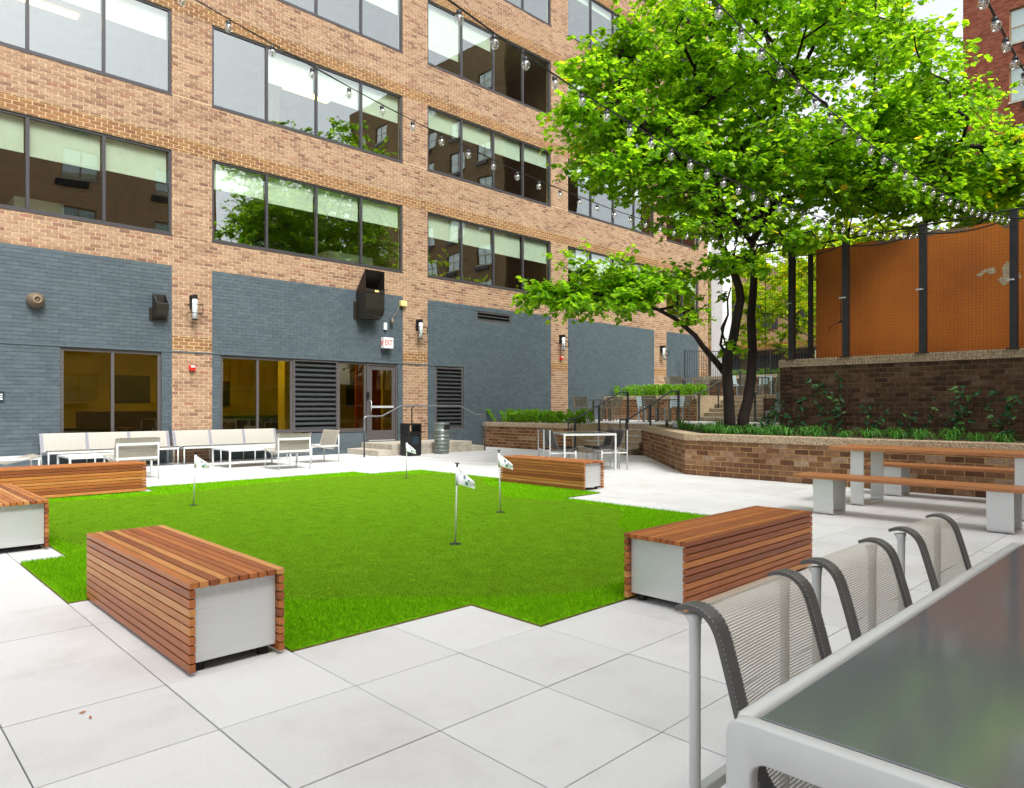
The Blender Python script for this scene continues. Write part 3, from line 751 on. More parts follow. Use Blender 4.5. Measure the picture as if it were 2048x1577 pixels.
alarm(5.98, 2.17, 'red fire alarm on the brick pier above the sofas')
alarm(18.73, 3.02, 'red fire alarm under a lantern lamp over the terrace')

t = on_wall('dome_vent', 'brown round dome vent with pipe mouth on grey wall', 'vent', 2.95, 3.40)
pf = [(.145, 0), (.16, .05), (.15, .12), (.10, .19), (.085, .21)]
v = MB().lathe(pf, 20); v.v = [(x, -z + .004, y) for x, y, z in v.v]; v.build('dome', mat('vent_brown', (.13, .095, .06), .6, .1, var=.2), t, 0, True)
v = MB().lathe([(.075, .20), (.075, .235), (.055, .235), (.05, .16)], 20); v.v = [(x, -z, y) for x, y, z in v.v]; v.build('pipe_mouth', mat('pipe_beige', (.25, .19, .11), .7), t, 0, True)

def scoop(x, z, wd, h, dep, label, long=0):
    """upturned scoop: a curved box that leaves the wall and turns up, open on top"""
    t = on_wall('scoop_vent', label, 'vent', x, z)
    MB().box(-wd / 2 - .06, wd / 2 + .06, -.02, .004, -.02, h * .45).build('flange', M['hood'], t)
    n = 9; outer = []; inner = []
    for i in range(n + 1):
        a_ = math.pi / 2 * i / n
        outer.append((-dep * math.sin(a_) * 1.0, dep * (1 - math.cos(a_))))
    outer = [(-.02, 0.0)] + outer + [(-dep, h * .6)]
    top_b, top_f = (-dep * .22, h), (-dep, h * .60 + long)
    sh = MB()
    pr = [(y, z_) for y, z_ in outer] + ([(-dep, top_f[1])] if long else [])
    for i in range(len(pr) - 1):
        (y0, z0), (y1, z1) = pr[i], pr[i + 1]
        sh.quad((-wd / 2, y0, z0), (wd / 2, y0, z0), (wd / 2, y1, z1), (-wd / 2, y1, z1))
        sh.quad((-wd / 2 + .012, y0 + .012, z0 + .006), (wd / 2 - .012, y0 + .012, z0 + .006), (wd / 2 - .012, y1 + .012, z1 + .006), (-wd / 2 + .012, y1 + .012, z1 + .006))
    side = [(y, z_) for y, z_ in pr] + [(-.10, h), (-.02, h)]
    for sx in (-wd / 2, wd / 2):
        sh.poly([(sx, y, z_) for y, z_ in side]); sh.poly([(sx * (1 - .024 / wd), y, z_) for y, z_ in side])
    sh.quad((-wd / 2, -.02, 0), (wd / 2, -.02, 0), (wd / 2, -.02, h), (-wd / 2, -.02, h))
    sh.build('scoop', M['hood'], t)
    rim = MB(); yb_, zb_ = -.10, h
    for sx in (-wd / 2, wd / 2 - .016):
        rim.tube([(sx + .008, -dep, pr[-1][1]), (sx + .008, -.10, h)], .009, 6)
    rim.box(-wd / 2, wd / 2, -dep - .006, -dep + .014, pr[-1][1] - .012, pr[-1][1] + .008)
    rim.build('rim', M['hood'] if long else M['rail'], t)
    return t
scoop(5.26, 3.22, .26, .56, .30, 'small dark upturned scoop vent on grey painted wall')
def big_scoop(x, z, wd, h, dep, label):
    t = on_wall('scoop_vent', label, 'vent', x, z)
    MB().box(-wd / 2 - .07, wd / 2 + .03, -.03, .004, .02, h * .36).build('flange', M['hood'], t)
    bend = [(-dep * .62 - dep * .38 * math.sin(a_), .30 - .26 * math.cos(a_)) for a_ in np.linspace(0, math.pi / 2, 7)]
    low = [(-.03, .0), (-dep * .55, .0)] + bend + [(-dep, h * .58)]
    side = low + [(-dep * 1.0, h), (-dep * .93, h), (-.03, h * .60)]
    sh = MB()
    for sx in (-wd / 2, wd / 2): sh.poly([(sx, y, z_) for y, z_ in side]); sh.poly([(sx * .96, y, z_) for y, z_ in side])
    for i in range(len(low) - 1):
        (y0, z0), (y1, z1) = low[i], low[i + 1]
        for o_ in (0, .012): sh.quad((-wd / 2, y0 + o_, z0 + o_), (wd / 2, y0 + o_, z0 + o_), (wd / 2, y1 + o_, z1 + o_), (-wd / 2, y1 + o_, z1 + o_))
    for o_ in (0, .012): sh.quad((-wd / 2, -.03 - o_, h * .60), (wd / 2, -.03 - o_, h * .60), (wd / 2, -dep * .93 - o_, h), (-wd / 2, -dep * .93 - o_, h))
    sh.quad((-wd / 2, -.03, 0), (wd / 2, -.03, 0), (wd / 2, -.03, h * .6), (-wd / 2, -.03, h * .6))
    sh.build('scoop', M['hood'], t)
    MB().box(-wd / 2 - .004, wd / 2 + .004, -dep - .014, -dep + .012, h * .53, h * .60).build('lip', M['hood'], t, .003)
    MB().box(-.02, .10, -dep - .018, -dep - .0142, h * .545, h * .585).build('maker_plate', M['beige_box'], t)
    return t
big_scoop(10.62, 3.68, .60, 1.30, .50, 'large dark bronze upturned scoop vent above the entrance')

t = on_wall('exit_sign', 'white illuminated exit sign with red letters above the door', 'sign', 11.27, 2.92)
MB().box(-.16, .16, -.19, -.03, 0, .30).build('housing', M['white_soft'], t, .01)
MB().box(-.06, .06, -.032, .004, .08, .22).build('bracket', M['white_soft'], t)
def text_obj(body, size, m, parent, loc, rot, name, ext=.002, align='CENTER'):
    cu = bpy.data.curves.new(name, 'FONT'); cu.body = body; cu.size = size; cu.extrude = ext; cu.offset = size * .022; cu.align_x = align; cu.resolution_u = 2
    tmp = bpy.data.objects.new(name, cu); C.objects.link(tmp)
    dg = bpy.context.evaluated_depsgraph_get(); me = bpy.data.meshes.new_from_object(tmp.evaluated_get(dg)); bpy.data.objects.remove(tmp)
    me.materials.clear(); me.materials.append(m)
    o = bpy.data.objects.new(name, me); C.objects.link(o); o.parent = parent; o.location = loc; o.rotation_euler = rot
    return o
tx = text_obj('EXIT', .165, M['exit_red'], t, (0, -.192, .09), (R(90), 0, 0), 'lettering'); tx.scale = (.78, 1.25, 1)
tx = text_obj('EXIT', .13, M['exit_red'], t, (-.162, -.11, .09), (R(90), 0, R(-90)), 'lettering'); tx.scale = (.4, 1.25, 1)
t = on_wall('sensor_box', 'slim white sensor box above the exit sign', 'sensor', 11.26, 3.45)
MB().box(-.045, .045, -.06, .004, 0, .20).build('housing', M['white_soft'], t, .006); MB().box(-.03, .03, -.05, -.01, -.02, .002).build('sensor_lens', M['plaque'], t)
t = on_wall('junction_box', 'cream junction box at the edge of the brick pier', 'junction box', 11.86, 4.17)
MB().box(-.10, .10, -.10, .004, 0, .16).build('housing', M['beige_box'], t, .012); MB().box(-.09, .09, -.106, -.098, .01, .15).build('cover', M['beige_box'], t, .003)
t = on_wall('flood_light', 'small dark flood light on thin conduit beside scoop vent', 'flood light', 11.47, 3.66)
MB().tube([(0, -.05, .06), (.05, -.03, .14), (.22, -.02, .34), (.26, -.02, .50)], .010).build('conduit', M['khaki'], t, 0, True)
MB().lathe([(.05, -.02), (.055, .05), (.02, .11)], 12, 0, -.09).build('lamp_head', M['khaki'], t, 0, True); MB().box(-.03, .03, -.06, .004, .03, .12).build('bracket', M['khaki'], t, .004)
t = on_wall('door_plaque', 'small dark blue plaque with a pale letter on grey wall', 'plaque', 2.20, 1.365)
MB().box(-.24, .24, -.015, .004, 0, .21).build('plate', M['plaque'], t, .003)
text_obj('E', .15, M['cloth'], t, (.215, -.017, .05), (R(90), 0, 0), 'lettering', .001, 'RIGHT')

# ------------------------------------------------------------------ entrance steps
lt = thing('entrance_steps', 'low concrete entrance landing with two steps before the glass door', 'steps', (11.6, 16.0, 0))
def L_(mb, name, m, root, bevel=0, smooth=False):
    lx, ly, lz = root.location; mb.v = [(x - lx, y - ly, z - lz) for x, y, z in mb.v]
    return mb.build(name, m, root, bevel, smooth)
L_(MB().box(10.05, 13.75, 15.22, 16.735, .002, .145), 'step', M['concrete'], lt, .008)
L_(MB().box(10.50, 13.25, 15.26, 16.735, .146, .29), 'landing', M['concrete'], lt, .008)
hr = thing('entrance_handrail', 'grey pipe handrail rising over the entrance landing by the bins', 'handrail', (11.5, 15.3, 0))
yr_ = 15.2
L_(MB().tube([(9.62, yr_, .93), (9.62, yr_, .99), (9.66, yr_, 1.02), (9.72, yr_, 1.03), (10.15, yr_, 1.03), (10.75, yr_, 1.30), (12.75, yr_, 1.30), (13.35, yr_, 1.05), (13.62, yr_, 1.05), (13.68, yr_, 1.03), (13.70, yr_, .97), (13.70, yr_, .93)], .021, 10), 'rail', M['railtop'], hr, 0, True)
for x, z0 in ((9.62, .0), (13.70, .0)): L_(MB().tube([(x, yr_, z0), (x, yr_, .94)], .021, 10), 'post', M['rail'], hr, 0, True)
L_(MB().tube([(11.15, yr_ + .09, .288), (11.15, yr_ + .09, 1.22), (11.15, yr_, 1.28)], .02, 8), 'post', M['rail'], hr, 0, True)

# ------------------------------------------------------------------ planters, terraces, retaining wall
def planter_wall(root, path, ztop, capz, seed_singles, capw=.36, z0=0.0, cl=.245, cz=.0935, thick=.25, over=.03, mm=('dbrick', 'dbrick1', 'dmortar')):
    """a brick wall along a plan path (its outer face on the right of the walk), with a stone coping"""
    off = np.array(root.location)
    n = len(path)
    tot = sum((Vector(path[i+1]) - Vector(path[i])).length for i in range(n - 1)); left = seed_singles
    for i in range(n - 1):
        p, q = Vector(path[i]), Vector(path[i+1]); u = (q - p).normalized(); nn = Vector((u.y, -u.x)); L = (q - p).length
        bk = Bricks((p.x, p.y, z0), (u.x, u.y, 0), (nn.x, nn.y, 0), cl, cz, .014, .004, .005)
        bk.rect(0, L, 0, capz - z0)
        bk.build(root, 'wall_bricks', M[mm[0]], M[mm[1]], int(seed_singles * L / tot) if seed_singles else 0)
        m_ = MB(); a, b, c_, d_ = p, q, q - nn * thick, p - nn * thick
        m_.prism([a, d_, c_, b][::-1] if (b - a).cross(d_ - a) > 0 else [a, b, c_, d_][::-1], z0, capz - .001)
        L_(m_, 'mortar_core', M[mm[2]], root)
    # coping, mitred at the corners
    def offset(d):
        out = []
        for i in range(n):
            ns = []
            if i > 0: u = (Vector(path[i]) - Vector(path[i-1])).normalized(); ns.append(Vector((u.y, -u.x)))
            if i < n - 1: u = (Vector(path[i+1]) - Vector(path[i])).normalized(); ns.append(Vector((u.y, -u.x)))
            m_ = sum(ns, Vector((0, 0))) / len(ns); m_ /= max(m_.length_squared, .2)
            out.append(Vector(path[i]) + m_ * d)
        return out
    A, Bk = offset(over), offset(over - capw)
    for i in range(n - 1):
        L = (A[i+1] - A[i]).length; k = max(1, round(L / 1.5))
        for j in range(k):
            f0, f1 = j / k, (j + 1) / k; g = .003 / max(L, .1)
            q4 = [A[i].lerp(A[i+1], f0 + g), A[i].lerp(A[i+1], f1 - g), Bk[i].lerp(Bk[i+1], f1 - g), Bk[i].lerp(Bk[i+1], f0 + g)]
            L_(MB().prism(q4, capz, ztop), 'coping_stone', M['agg'], root, .008)

# right planter: straight front, then at 45 degrees to the stairs
pr_ = thing('brick_planter', 'long brown brick planter with aggregate coping behind the picnic table', 'planter', (13, 5, 0))
planter_wall(pr_, [(15.62, 11.05), (11.53, 7.17), (11.53, -3.0)], .765, .64, 300, mm=('pbrick', 'pbrick1', 'pmortar'))
soil = MB().prism([(11.80, -3), (14.28, -3), (14.28, 6.6), (17.3, 6.6), (17.3, 10.9), (15.7, 10.9), (11.80, 7.05)], 0, .70)
L_(soil, 'soil', M['soil'], pr_)
L_(MB().box(15.64, 17.3, 10.91, 11.02, 0, .765), 'stair_cheek', M['agg'], pr_)
# left planter
pl = thing('brick_planter', 'low brown brick planter with hedge beside the grey painted wall', 'planter', (15.5, 14.9, 0))
planter_wall(pl, [(15.0, 16.72), (15.0, 13.0)], .785, .66, 110, mm=('pbrick', 'pbrick1', 'pmortar'))
L_(MB().box(15.30, 16.6, 13.02, 16.7, 0, .74), 'soil', M['soil'], pl)
L_(MB().box(15.02, 16.9, 12.94, 13.0, 0, .783), 'stair_cheek', M['agg'], pl)

terr = MB().box(16.9, 21.2, 6.61, 16.73, -.1, .785); terr = terr.build('terrace', M['paver_s']); tag(terr, kind='structure')
st1 = thing('garden_stairs', 'short flight of aggregate stairs between the two brick planters', 'stairs', (15.9, 12, 0))
for k in range(5):
    z1 = .157 * (k + 1)
    L_(MB().box(15.10 + .38 * k, 16.899, 11.03, 12.93, .157 * k + .001, z1 - .03), 'riser', M['agg'], st1)
    L_(MB().box(15.07 + .38 * k, 16.90 if k == 4 else 15.10 + .38 * (k + 1), 11.03, 12.93, z1 - .029, z1), 'tread', M['concrete'], st1, .006)

def stair_rail(label, x0, y, z0, x1, z1, run, zf):
    t = thing('stair_handrail', label, 'handrail', (x0, y, z0))
    h = .93
    p = [(0, 0, h * .70), (-.28, 0, h * .70), (-.28, 0, h), (0.05, 0, h), (run, 0, z1 - z0 + h), (x1 - x0, 0, z1 - z0 + h)]
    MB().tube(p[2:], .022, 8).build('rail', M['rail'], t, 0, True)
    MB().tube(p[:3], .02, 8).build('rail_return', M['rail'], t, 0, True)
    MB().box(-.025, .025, -.025, .025, 0, h).build('post', M['rail'], t)
    MB().box(x1 - x0 - .025, x1 - x0 + .025, -.025, .025, zf - z0, z1 - z0 + h + .005).build('post', M['rail'], t)
    mx = (run + .05) / 2
    MB().box(mx - .022, mx + .022, -.022, .022, (z1 - z0) * .5, (z1 - z0) * .5 + h - .03).build('post', M['rail'], t)
    return t
stair_rail('dark metal handrail on the diagonal planter side of the lower stairs', 14.98, 10.85 + .22, 0.0, 17.45, .785, 2.1, .785)
stair_rail('dark metal handrail on the hedge side of the lower stairs', 14.98, 12.85, 0.0, 17.45, .785, 2.1, .785)

# second wall, second stairs, upper terrace
w2 = thing('terrace_wall', 'brown brick terrace wall with coping and hedge above the patio chairs', 'wall', (21.4, 14.7, .785))
planter_wall(w2, [(21.2, 16.72), (21.2, 12.75)], 1.67, 1.54, 0, z0=.785, mm=('pbrick', 'pbrick1', 'pmortar'))
L_(MB().box(21.5, 22.9, 12.78, 16.7, .785, 1.62), 'soil', M['soil'], w2)
L_(MB().box(21.22, 22.95, 12.705, 12.745, .786, 1.668), 'stair_cheek', M['agg'], w2)
w2b = thing('terrace_wall', 'brown brick terrace wall beside the upper stairs, behind the blue chaise', 'wall', (21.4, 8.5, .785))
planter_wall(w2b, [(21.2, 10.35), (21.2, 6.62)], 1.67, 1.54, 0, z0=.785)
terr2 = MB().prism([(21.55, 6.62), (28.0, 6.62), (28.0, 16.72), (22.95, 16.72), (22.95, 12.7), (23.45, 12.7), (23.45, 10.4), (21.55, 10.4)], -.1, 1.66).build('upper_terrace', M['paver_s']); tag(terr2, kind='structure')
st2 = thing('garden_stairs', 'upper flight of aggregate stairs rising behind the tree trunks', 'stairs', (22.2, 11.5, .785))
for k in range(6):
    z0_, z1_ = .785 + .146 * k, .785 + .146 * (k + 1)
    L_(MB().box(21.25 + .38 * k, 23.448, 10.42, 12.70, z0_ + .001, z1_ - .03), 'riser', M['agg'], st2)
    L_(MB().box(21.22 + .38 * k, 23.449 if k == 5 else 21.25 + .38 * (k + 1), 10.42, 12.70, z1_ - .029, z1_), 'tread', M['concrete'], st2, .006)
stair_rail('pale steel handrail on the hedge side of the upper stairs', 21.05, 12.55, .785, 23.9, 1.66, 2.5, 1.66)
stair_rail('pale steel handrail on the chaise side of the upper stairs', 21.05, 10.55, .785, 23.9, 1.66, 2.5, 1.66)
w3 = thing('terrace_wall', 'brick wall with pale coping below the picket fence', 'wall', (28.1, 11, 1.66))
planter_wall(w3, [(28.0, 16.72), (28.0, 6.62)], 2.62, 2.48, 0, z0=1.66)
street = MB().prism([(28.3, -60), (120, -60), (120, 80), (28.3, 80)], 1.6, 2.45).build('street', M['asphalt']); tag(street, kind='structure')

fence = thing('picket_fence', 'dark iron picket fence on the coping of the upper terrace', 'fence', (28.1, 11, 2.62))
FP = [(26.2, 16.3), (28.15, 15.3), (28.15, 6.7)]
for i in range(2):
    p, q = Vector(FP[i]), Vector(FP[i+1]); L = (q - p).length; zb = 2.62 if i else 2.3
    for z in (zb + .08, 3.68): L_(MB().tube([(p.x, p.y, z), (q.x, q.y, z)], .018, 6), 'rail', M['rail'], fence)
    k = int(L / .115)
    for j in range(k + 1):
        m_ = p.lerp(q, j / k); big_ = j % 16 == 0; r_ = .022 if big_ else .008
        L_(MB().box(m_.x - r_, m_.x + r_, m_.y - r_, m_.y + r_, zb + (0 if big_ else .09), 3.72 if big_ else 3.67), 'post' if big_ else 'picket', M['rail'], fence)
L_(MB().box(26.16, 26.24, 16.26, 16.34, 1.66, 2.4), 'post', M['rail'], fence)
L_(MB().box(28.10, 28.2, 15.25, 15.35, 2.5, 2.63), 'post', M['rail'], fence)
bn = thing('fence_banner', 'pale banner with grey lettering tied to the picket fence', 'banner', (28.08, 11.0, 3.0))
MB().box(-.012, -.004, -.55, .55, .0, .52).build('banner_sheet', M['white_soft'], bn)
mk = MB()
for i in range(7): mk.box(-.015, -.013, .42 - i * .13 - .07, .42 - i * .13, .16, .38)
mk.build('print', M['khaki'], bn)

# retaining wall with orange wall on top, posts and wire mesh
rw_ = thing('retaining_wall', 'tall shade-toned brown brick retaining wall with aggregate coping and climbing vines', 'wall', (15, 2, .70))
planter_wall(rw_, [(17.3, 6.6), (14.3, 6.6), (14.3, -4.0)], 2.25, 2.09, 300, capw=.45, z0=.70)
raised = MB().prism([(14.55, -60), (28.3, -60), (28.3, 6.60), (17.32, 6.60), (17.32, 6.35), (14.55, 6.35)], -.1, 2.08).build('raised_ground', M['soil']); tag(raised, kind='structure')
ow = thing('orange_wall', 'weathered orange painted wall standing behind the wire mesh', 'wall', (15.1, 1, 2.25))
def orange_slab():
    """wall body with a broken, uneven top edge"""
    b = MB(); ys = np.arange(-4.0, 6.151, .145); pr_top = []
    for y in ys:
        z = 4.60
        if 3.3 < y < 4.9: z = 4.52
        if 2.55 < y < 2.95: z = 4.44
        pr_top.append(z + rnd.uniform(-.012, .012))
    for k in range(len(ys) - 1):
        b.quad((15.0, ys[k], 2.08), (15.0, ys[k+1], 2.08), (15.0, ys[k+1], pr_top[k+1]), (15.0, ys[k], pr_top[k]))
        b.quad((15.0, ys[k], pr_top[k]), (15.0, ys[k+1], pr_top[k+1]), (15.28, ys[k+1], pr_top[k+1]), (15.28, ys[k], pr_top[k]))
        b.quad((15.28, ys[k], 2.08), (15.28, ys[k+1], 2.08), (15.28, ys[k+1], pr_top[k+1]), (15.28, ys[k], pr_top[k]))
    b.quad((15.0, ys[-1], 2.08), (15.28, ys[-1], 2.08), (15.28, ys[-1], pr_top[-1]), (15.0, ys[-1], pr_top[-1]))
    return b, ys, pr_top
ob, oy, oz = orange_slab(); L_(ob, 'wall_body', M['orange'], ow)
tp = MB()
for k in range(len(oy) - 1):
    if oz[k] < 4.57:
        tp.box(15.004, 15.26, oy[k], oy[k+1], oz[k] - .01, oz[k] + rnd.uniform(.05, .1))
L_(tp, 'bare_top', M['orange_top'], ow)
def patch(pts, z0, y0, sc, m, name):
    L_(MB().prism([(0, 0)], 0, 0) if False else poly_x(pts, z0, y0, sc), name, m, ow)
def poly_x(pts, z0, y0, sc):
    b = MB(); f = [(14.996, y0 - p[0] * sc, z0 + p[1] * sc) for p in pts]; g = [(15.01, y, z) for _, y, z in f]
    b.poly(f); n = len(f)
    for i in range(n): b.quad(f[i], f[(i+1) % n], g[(i+1) % n], g[i])
    return b
patch([(0, .1), (.25, .28), (.55, .33), (.62, .12), (.45, .05), (.3, .18), (.12, .02)], 3.62, 3.25, .5, M['orange_peel'], 'bare_patch')
patch([(0, 0), (.18, .12), (.15, .5), (.35, .75), (.5, .45), (.75, .2), (.85, -.05), (.5, -.12), (.2, -.3), (.1, -.15)], 3.55, 2.92, .42, M['orange_peel'], 'bare_patch')
patch([(0, 0), (.02, .9), (.03, 2.0), (.045, .95), (.05, .05), (.14, -.05), (.04, -.12), (-.12, -.1), (-.55, -.3), (-.7, -.75), (-.62, -.3)], 3.05, 5.65, .36, M['cup'], 'crack')
PY = [6.37, 5.29, 3.93, 2.56, 1.19, -.18, -1.55]
for i, y in enumerate(PY):
    nm = ['at the free end of the retaining wall', 'nearest the orange wall end', 'with a bracket in the middle of the orange wall', 'beside the bare patches of the orange wall', 'past the bare patches', 'further along the orange wall', 'last along the orange wall'][i]
    t = thing('fence_post', 'tall black steel fence post ' + nm, 'post', (14.33, y, 2.25), 0, 'posts along the orange wall')
    MB().box(-.06, .06, -.055, .055, 0, 2.36).build('shaft', M['post'], t, .004)
    MB().box(-.10, .10, -.10, .10, 0, .012).build('base_plate', M['post'], t)
    MB().box(-.10, -.055, -.02, .10, 1.15, 1.175).build('bracket', M['alu'], t)
t = thing('fence_post', 'slim dark post against the end of the orange wall', 'post', (14.92, 6.22, 2.25))
MB().box(-.05, .05, -.03, .05, 0, 2.3).build('shaft', M['post'], t, .004); MB().box(-.06, .06, -.05, .06, 0, .012).build('base_plate', M['post'], t)
wm = thing('wire_mesh', 'fine square wire mesh hung before the retaining wall and orange wall', 'mesh', (14.1, 2, .75))
g = MB()
for k in range(int(3.75 / .055)):
    z = .76 + k * .055; g.box(14.118, 14.122, -2.0, 6.85, z, z + .0028)
for k in range(int(8.85 / .055)):
    y = -2.0 + k * .055; g.box(14.1135, 14.1175, y, y + .0028, .72, 4.5)
tag(L_(g, 'mesh_grid', M['wire'], wm), kind='stuff')
sagp = []
for i in range(len(PY) - 1):
    a, b = PY[i], PY[i+1]
    for q in np.linspace(0, 1, 9)[:-1]: sagp.append((14.14, a + (b - a) * q, 4.42 - .10 * math.sin(math.pi * q)))
L_(MB().tube(sagp, .013, 6), 'lower_cable', M['black'], wm, 0, True)
L_(MB().tube([(14.14, 6.85, 4.52), (14.14, -2, 4.60)], .016, 6), 'top_rod', M['black'], wm, 0, True)
L_(MB().tube([(14.12, 6.85, .7), (14.12, 6.85, 4.55)], .007, 6), 'edge_wire', M['black'], wm)

# ------------------------------------------------------------------ slatted wood benches
BL, BWD, BH = 1.83, .47, .44
SLAT_T = MB().box(-BL / 2, BL / 2, -.0205, .0205, -.0145, .0145).mesh('slat', .003)
SLAT_S = MB().box(-BL / 2, BL / 2, -.0145, .0145, -.0185, .0185).mesh('slat', .003)
for me in (SLAT_T, SLAT_S): me.materials.append(M['wood'])
def make_bench():
    t = thing('slatted_bench', 'x', 'bench', (0, 0, 0), 0, 'slatted wooden benches round the putting green')
    n = 10; pitch = (BWD - .041) / (n - 1)
    for i in range(n): link('slat', SLAT_T, None, t, (0, -BWD / 2 + .0205 + i * pitch, BH - .0145))
    for sy in (-1, 1):
        for k in range(9): link('slat', SLAT_S, None, t, (0, sy * (BWD / 2 - .0145), BH - .029 - .026 - k * .0433))
    box = MB().box(-BL / 2 + .055, BL / 2 - .055, -BWD / 2 + .034, BWD / 2 - .034, .052, BH - .034); box.build('metal_box', M['alu'], t, .004)
    for sx in (-1, 1):
        MB().box(sx * (BL / 2 - .045) - .006, sx * (BL / 2 - .045) + .006, -BWD / 2 + .031, BWD / 2 - .031, .05, BH - .031).build('end_panel', M['alu'], t, .002)
        for sy in (-1, 1): MB().lathe([(.026, 0), (.028, .004), (.028, .05)], 14, sx * (BL / 2 - .10), sy * (BWD / 2 - .075)).build('foot', M['black_rubber'], t, 0, True)
    return t
b0 = make_bench(); b0.location = (1.435, 4.30, .001); b0.rotation_euler = (0, 0, R(90)); b0['label'] = 'slatted wooden bench at the notched turf corner, its steel end towards open pavers'
b0c = [((4.64, 2.54, .001), 0, 'slatted wooden bench on the turf edge beside the dining chairs'),
       ((1.16, 8.24, .001), R(90), 'slatted wooden bench standing end on before the long bench near the sofas'),
       ((2.47, 11.53, .001), 0, 'slatted wooden bench parallel to the facade in front of the sofas'),
       ((8.30, 7.65, .001), R(90), 'slatted wooden bench across the green beside the dining set by the planter')]
for loc, rz, lb in b0c: dup(b0, loc, rz, lb)

# ------------------------------------------------------------------ picnic table with two benches
def plank_top(t, x0, x1, y0, y1, z1, th, n, name):
    w_ = (x1 - x0) / n
    me = MB().box(-(y1 - y0) / 2, (y1 - y0) / 2, -w_ / 2 + .0015, w_ / 2 - .0015, -th / 2, th / 2).mesh(name, .003); me.materials.append(M['wood_pale'])
    for i in range(n): link(name, me, None, t, (x0 + (i + .5) * w_, (y0 + y1) / 2, z1 - th / 2), R(90))
def u_leg(t, xa, xb, yc, wy, h, flare=.0):
    """one bent plate: down, across the floor, and up again"""
    th = .012; r = .045; prof = [(xa, h), (xa + flare * .5, h * .5), (xa + flare, r)]
    for a_ in np.linspace(0, math.pi / 2, 5)[1:]: prof.append((xa + flare + r - r * math.cos(a_), r - r * math.sin(a_)))
    prof += [(xb - flare - r, 0)]
    for a_ in np.linspace(0, math.pi / 2, 5)[1:]: prof.append((xb - flare - r + r * math.sin(a_), r - r * math.cos(a_)))
    prof += [(xb - flare * .5, h * .5), (xb, h)]
    m_ = MB(); n = len(prof)
    inn = []
    for i in range(n):
        p = Vector(prof[max(i-1, 0)]); q = Vector(prof[min(i+1, n-1)]); tt = (q - p).normalized(); inn.append((prof[i][0] - tt.y * th, prof[i][1] + tt.x * th))
    for i in range(n - 1):
        for (P, Q) in ((prof, prof), (inn, inn)):
            m_.quad((P[i][0], yc - wy / 2, P[i][1]), (P[i][0], yc + wy / 2, P[i][1]), (P[i+1][0], yc + wy / 2, P[i+1][1]), (P[i+1][0], yc - wy / 2, P[i+1][1]))
        for y in (yc - wy / 2, yc + wy / 2):
            m_.quad((prof[i][0], y, prof[i][1]), (prof[i+1][0], y, prof[i+1][1]), (inn[i+1][0], y, inn[i+1][1]), (inn[i][0], y, inn[i][1]))
    m_.build('leg', M['alu'], t)
pt_ = thing('picnic_table', 'long thin teak topped table with bent aluminium legs by the planter', 'table', (9.8, 2.45, 0.001))
plank_top(pt_, -.40, .42, -1.25, 1.25, .745, .042, 6, 'plank')
for y in (.90, -.85): u_leg(pt_, -.36, .38, y, .16, .702)
def pbench(label, x):
    t = thing('picnic_bench', label, 'bench', (x, 2.48, 0.001), 0, 'benches of the picnic table')
    plank_top(t, -.225, .225, -1.22, 1.22, .455, .038, 4, 'plank')
    for y in (.87, -.87): u_leg(t, -.20, .20, y, .23, .416, .012)
    return t
pbench('teak picnic bench on the open paver side of the long table', 8.56)
pbench('teak picnic bench between the long table and the brick planter', 10.98)

# ------------------------------------------------------------------ sling furniture
def spline(pts, n=6):
    P = [Vector(p) for p in pts]; out = []
    for i in range(len(P) - 1):
        p0, p1, p2, p3 = P[max(i-1, 0)], P[i], P[i+1], P[min(i+2, len(P)-1)]
        for t in np.linspace(0, 1, n, endpoint=False):
            out.append(.5 * ((2 * p1) + (p2 - p0) * t + (2 * p0 - 5 * p1 + 4 * p2 - p3) * t * t + (3 * p1 - p0 - 3 * p2 + p3) * t ** 3))
    out.append(P[-1]); return out
def sheet(prof, x0, x1, name, m, parent, nx=5, sag=.0):
    """woven sheet stretched between two straps; UV in metres"""
    pts = [Vector(p) for p in prof]; n = len(pts); L = [0]
    for i in range(1, n): L.append(L[-1] + (pts[i] - pts[i-1]).length)
    V, F, U = [], [], []
    for i in range(n):
        t = (pts[min(i+1, n-1)] - pts[max(i-1, 0)]).normalized(); nn = Vector((-t.y, t.x))
        for k in range(nx):
            f = k / (nx - 1); d = -sag * math.sin(math.pi * f) * math.sin(math.pi * min(1, max(0, L[i] / L[-1])))
            V.append((x0 + (x1 - x0) * f, pts[i].x + nn.x * d, pts[i].y + nn.y * d)); U.append(((x1 - x0) * f, L[i]))
    for i in range(n - 1):
        for k in range(nx - 1): a = i * nx + k; F.append((a, a + 1, a + nx + 1, a + nx))
    me = bpy.data.meshes.new(name); me.from_pydata(V, [], F); uv = me.uv_layers.new(name='UVMap')
    for lp in me.loops: uv.data[lp.index].uv = U[lp.vertex_index]
    for p in me.polygons: p.use_smooth = True
    return link(name, me, m, parent)
def strap(prof, x0, x1, th, name, m, parent, lift=.003):
    pts = [Vector(p) for p in prof]; n = len(pts); b = MB()
    for i in range(n):
        t = (pts[min(i+1, n-1)] - pts[max(i-1, 0)]).normalized(); nn = Vector((-t.y, t.x))
        a, c_ = pts[i] + nn * (lift + th / 2), pts[i] + nn * (lift - th / 2)
        b.v += [(x0, a.x, a.y), (x1, a.x, a.y), (x1, c_.x, c_.y), (x0, c_.x, c_.y)]
    for i in range(n - 1):
        o_ = i * 4
        for k in range(4): b.f.append((o_ + k, o_ + (k+1) % 4, o_ + 4 + (k+1) % 4, o_ + 4 + k))
    b.f += [(0, 1, 2, 3), ((n-1)*4 + 3, (n-1)*4 + 2, (n-1)*4 + 1, (n-1)*4)]
    return b.build(name, m, parent, 0, False)

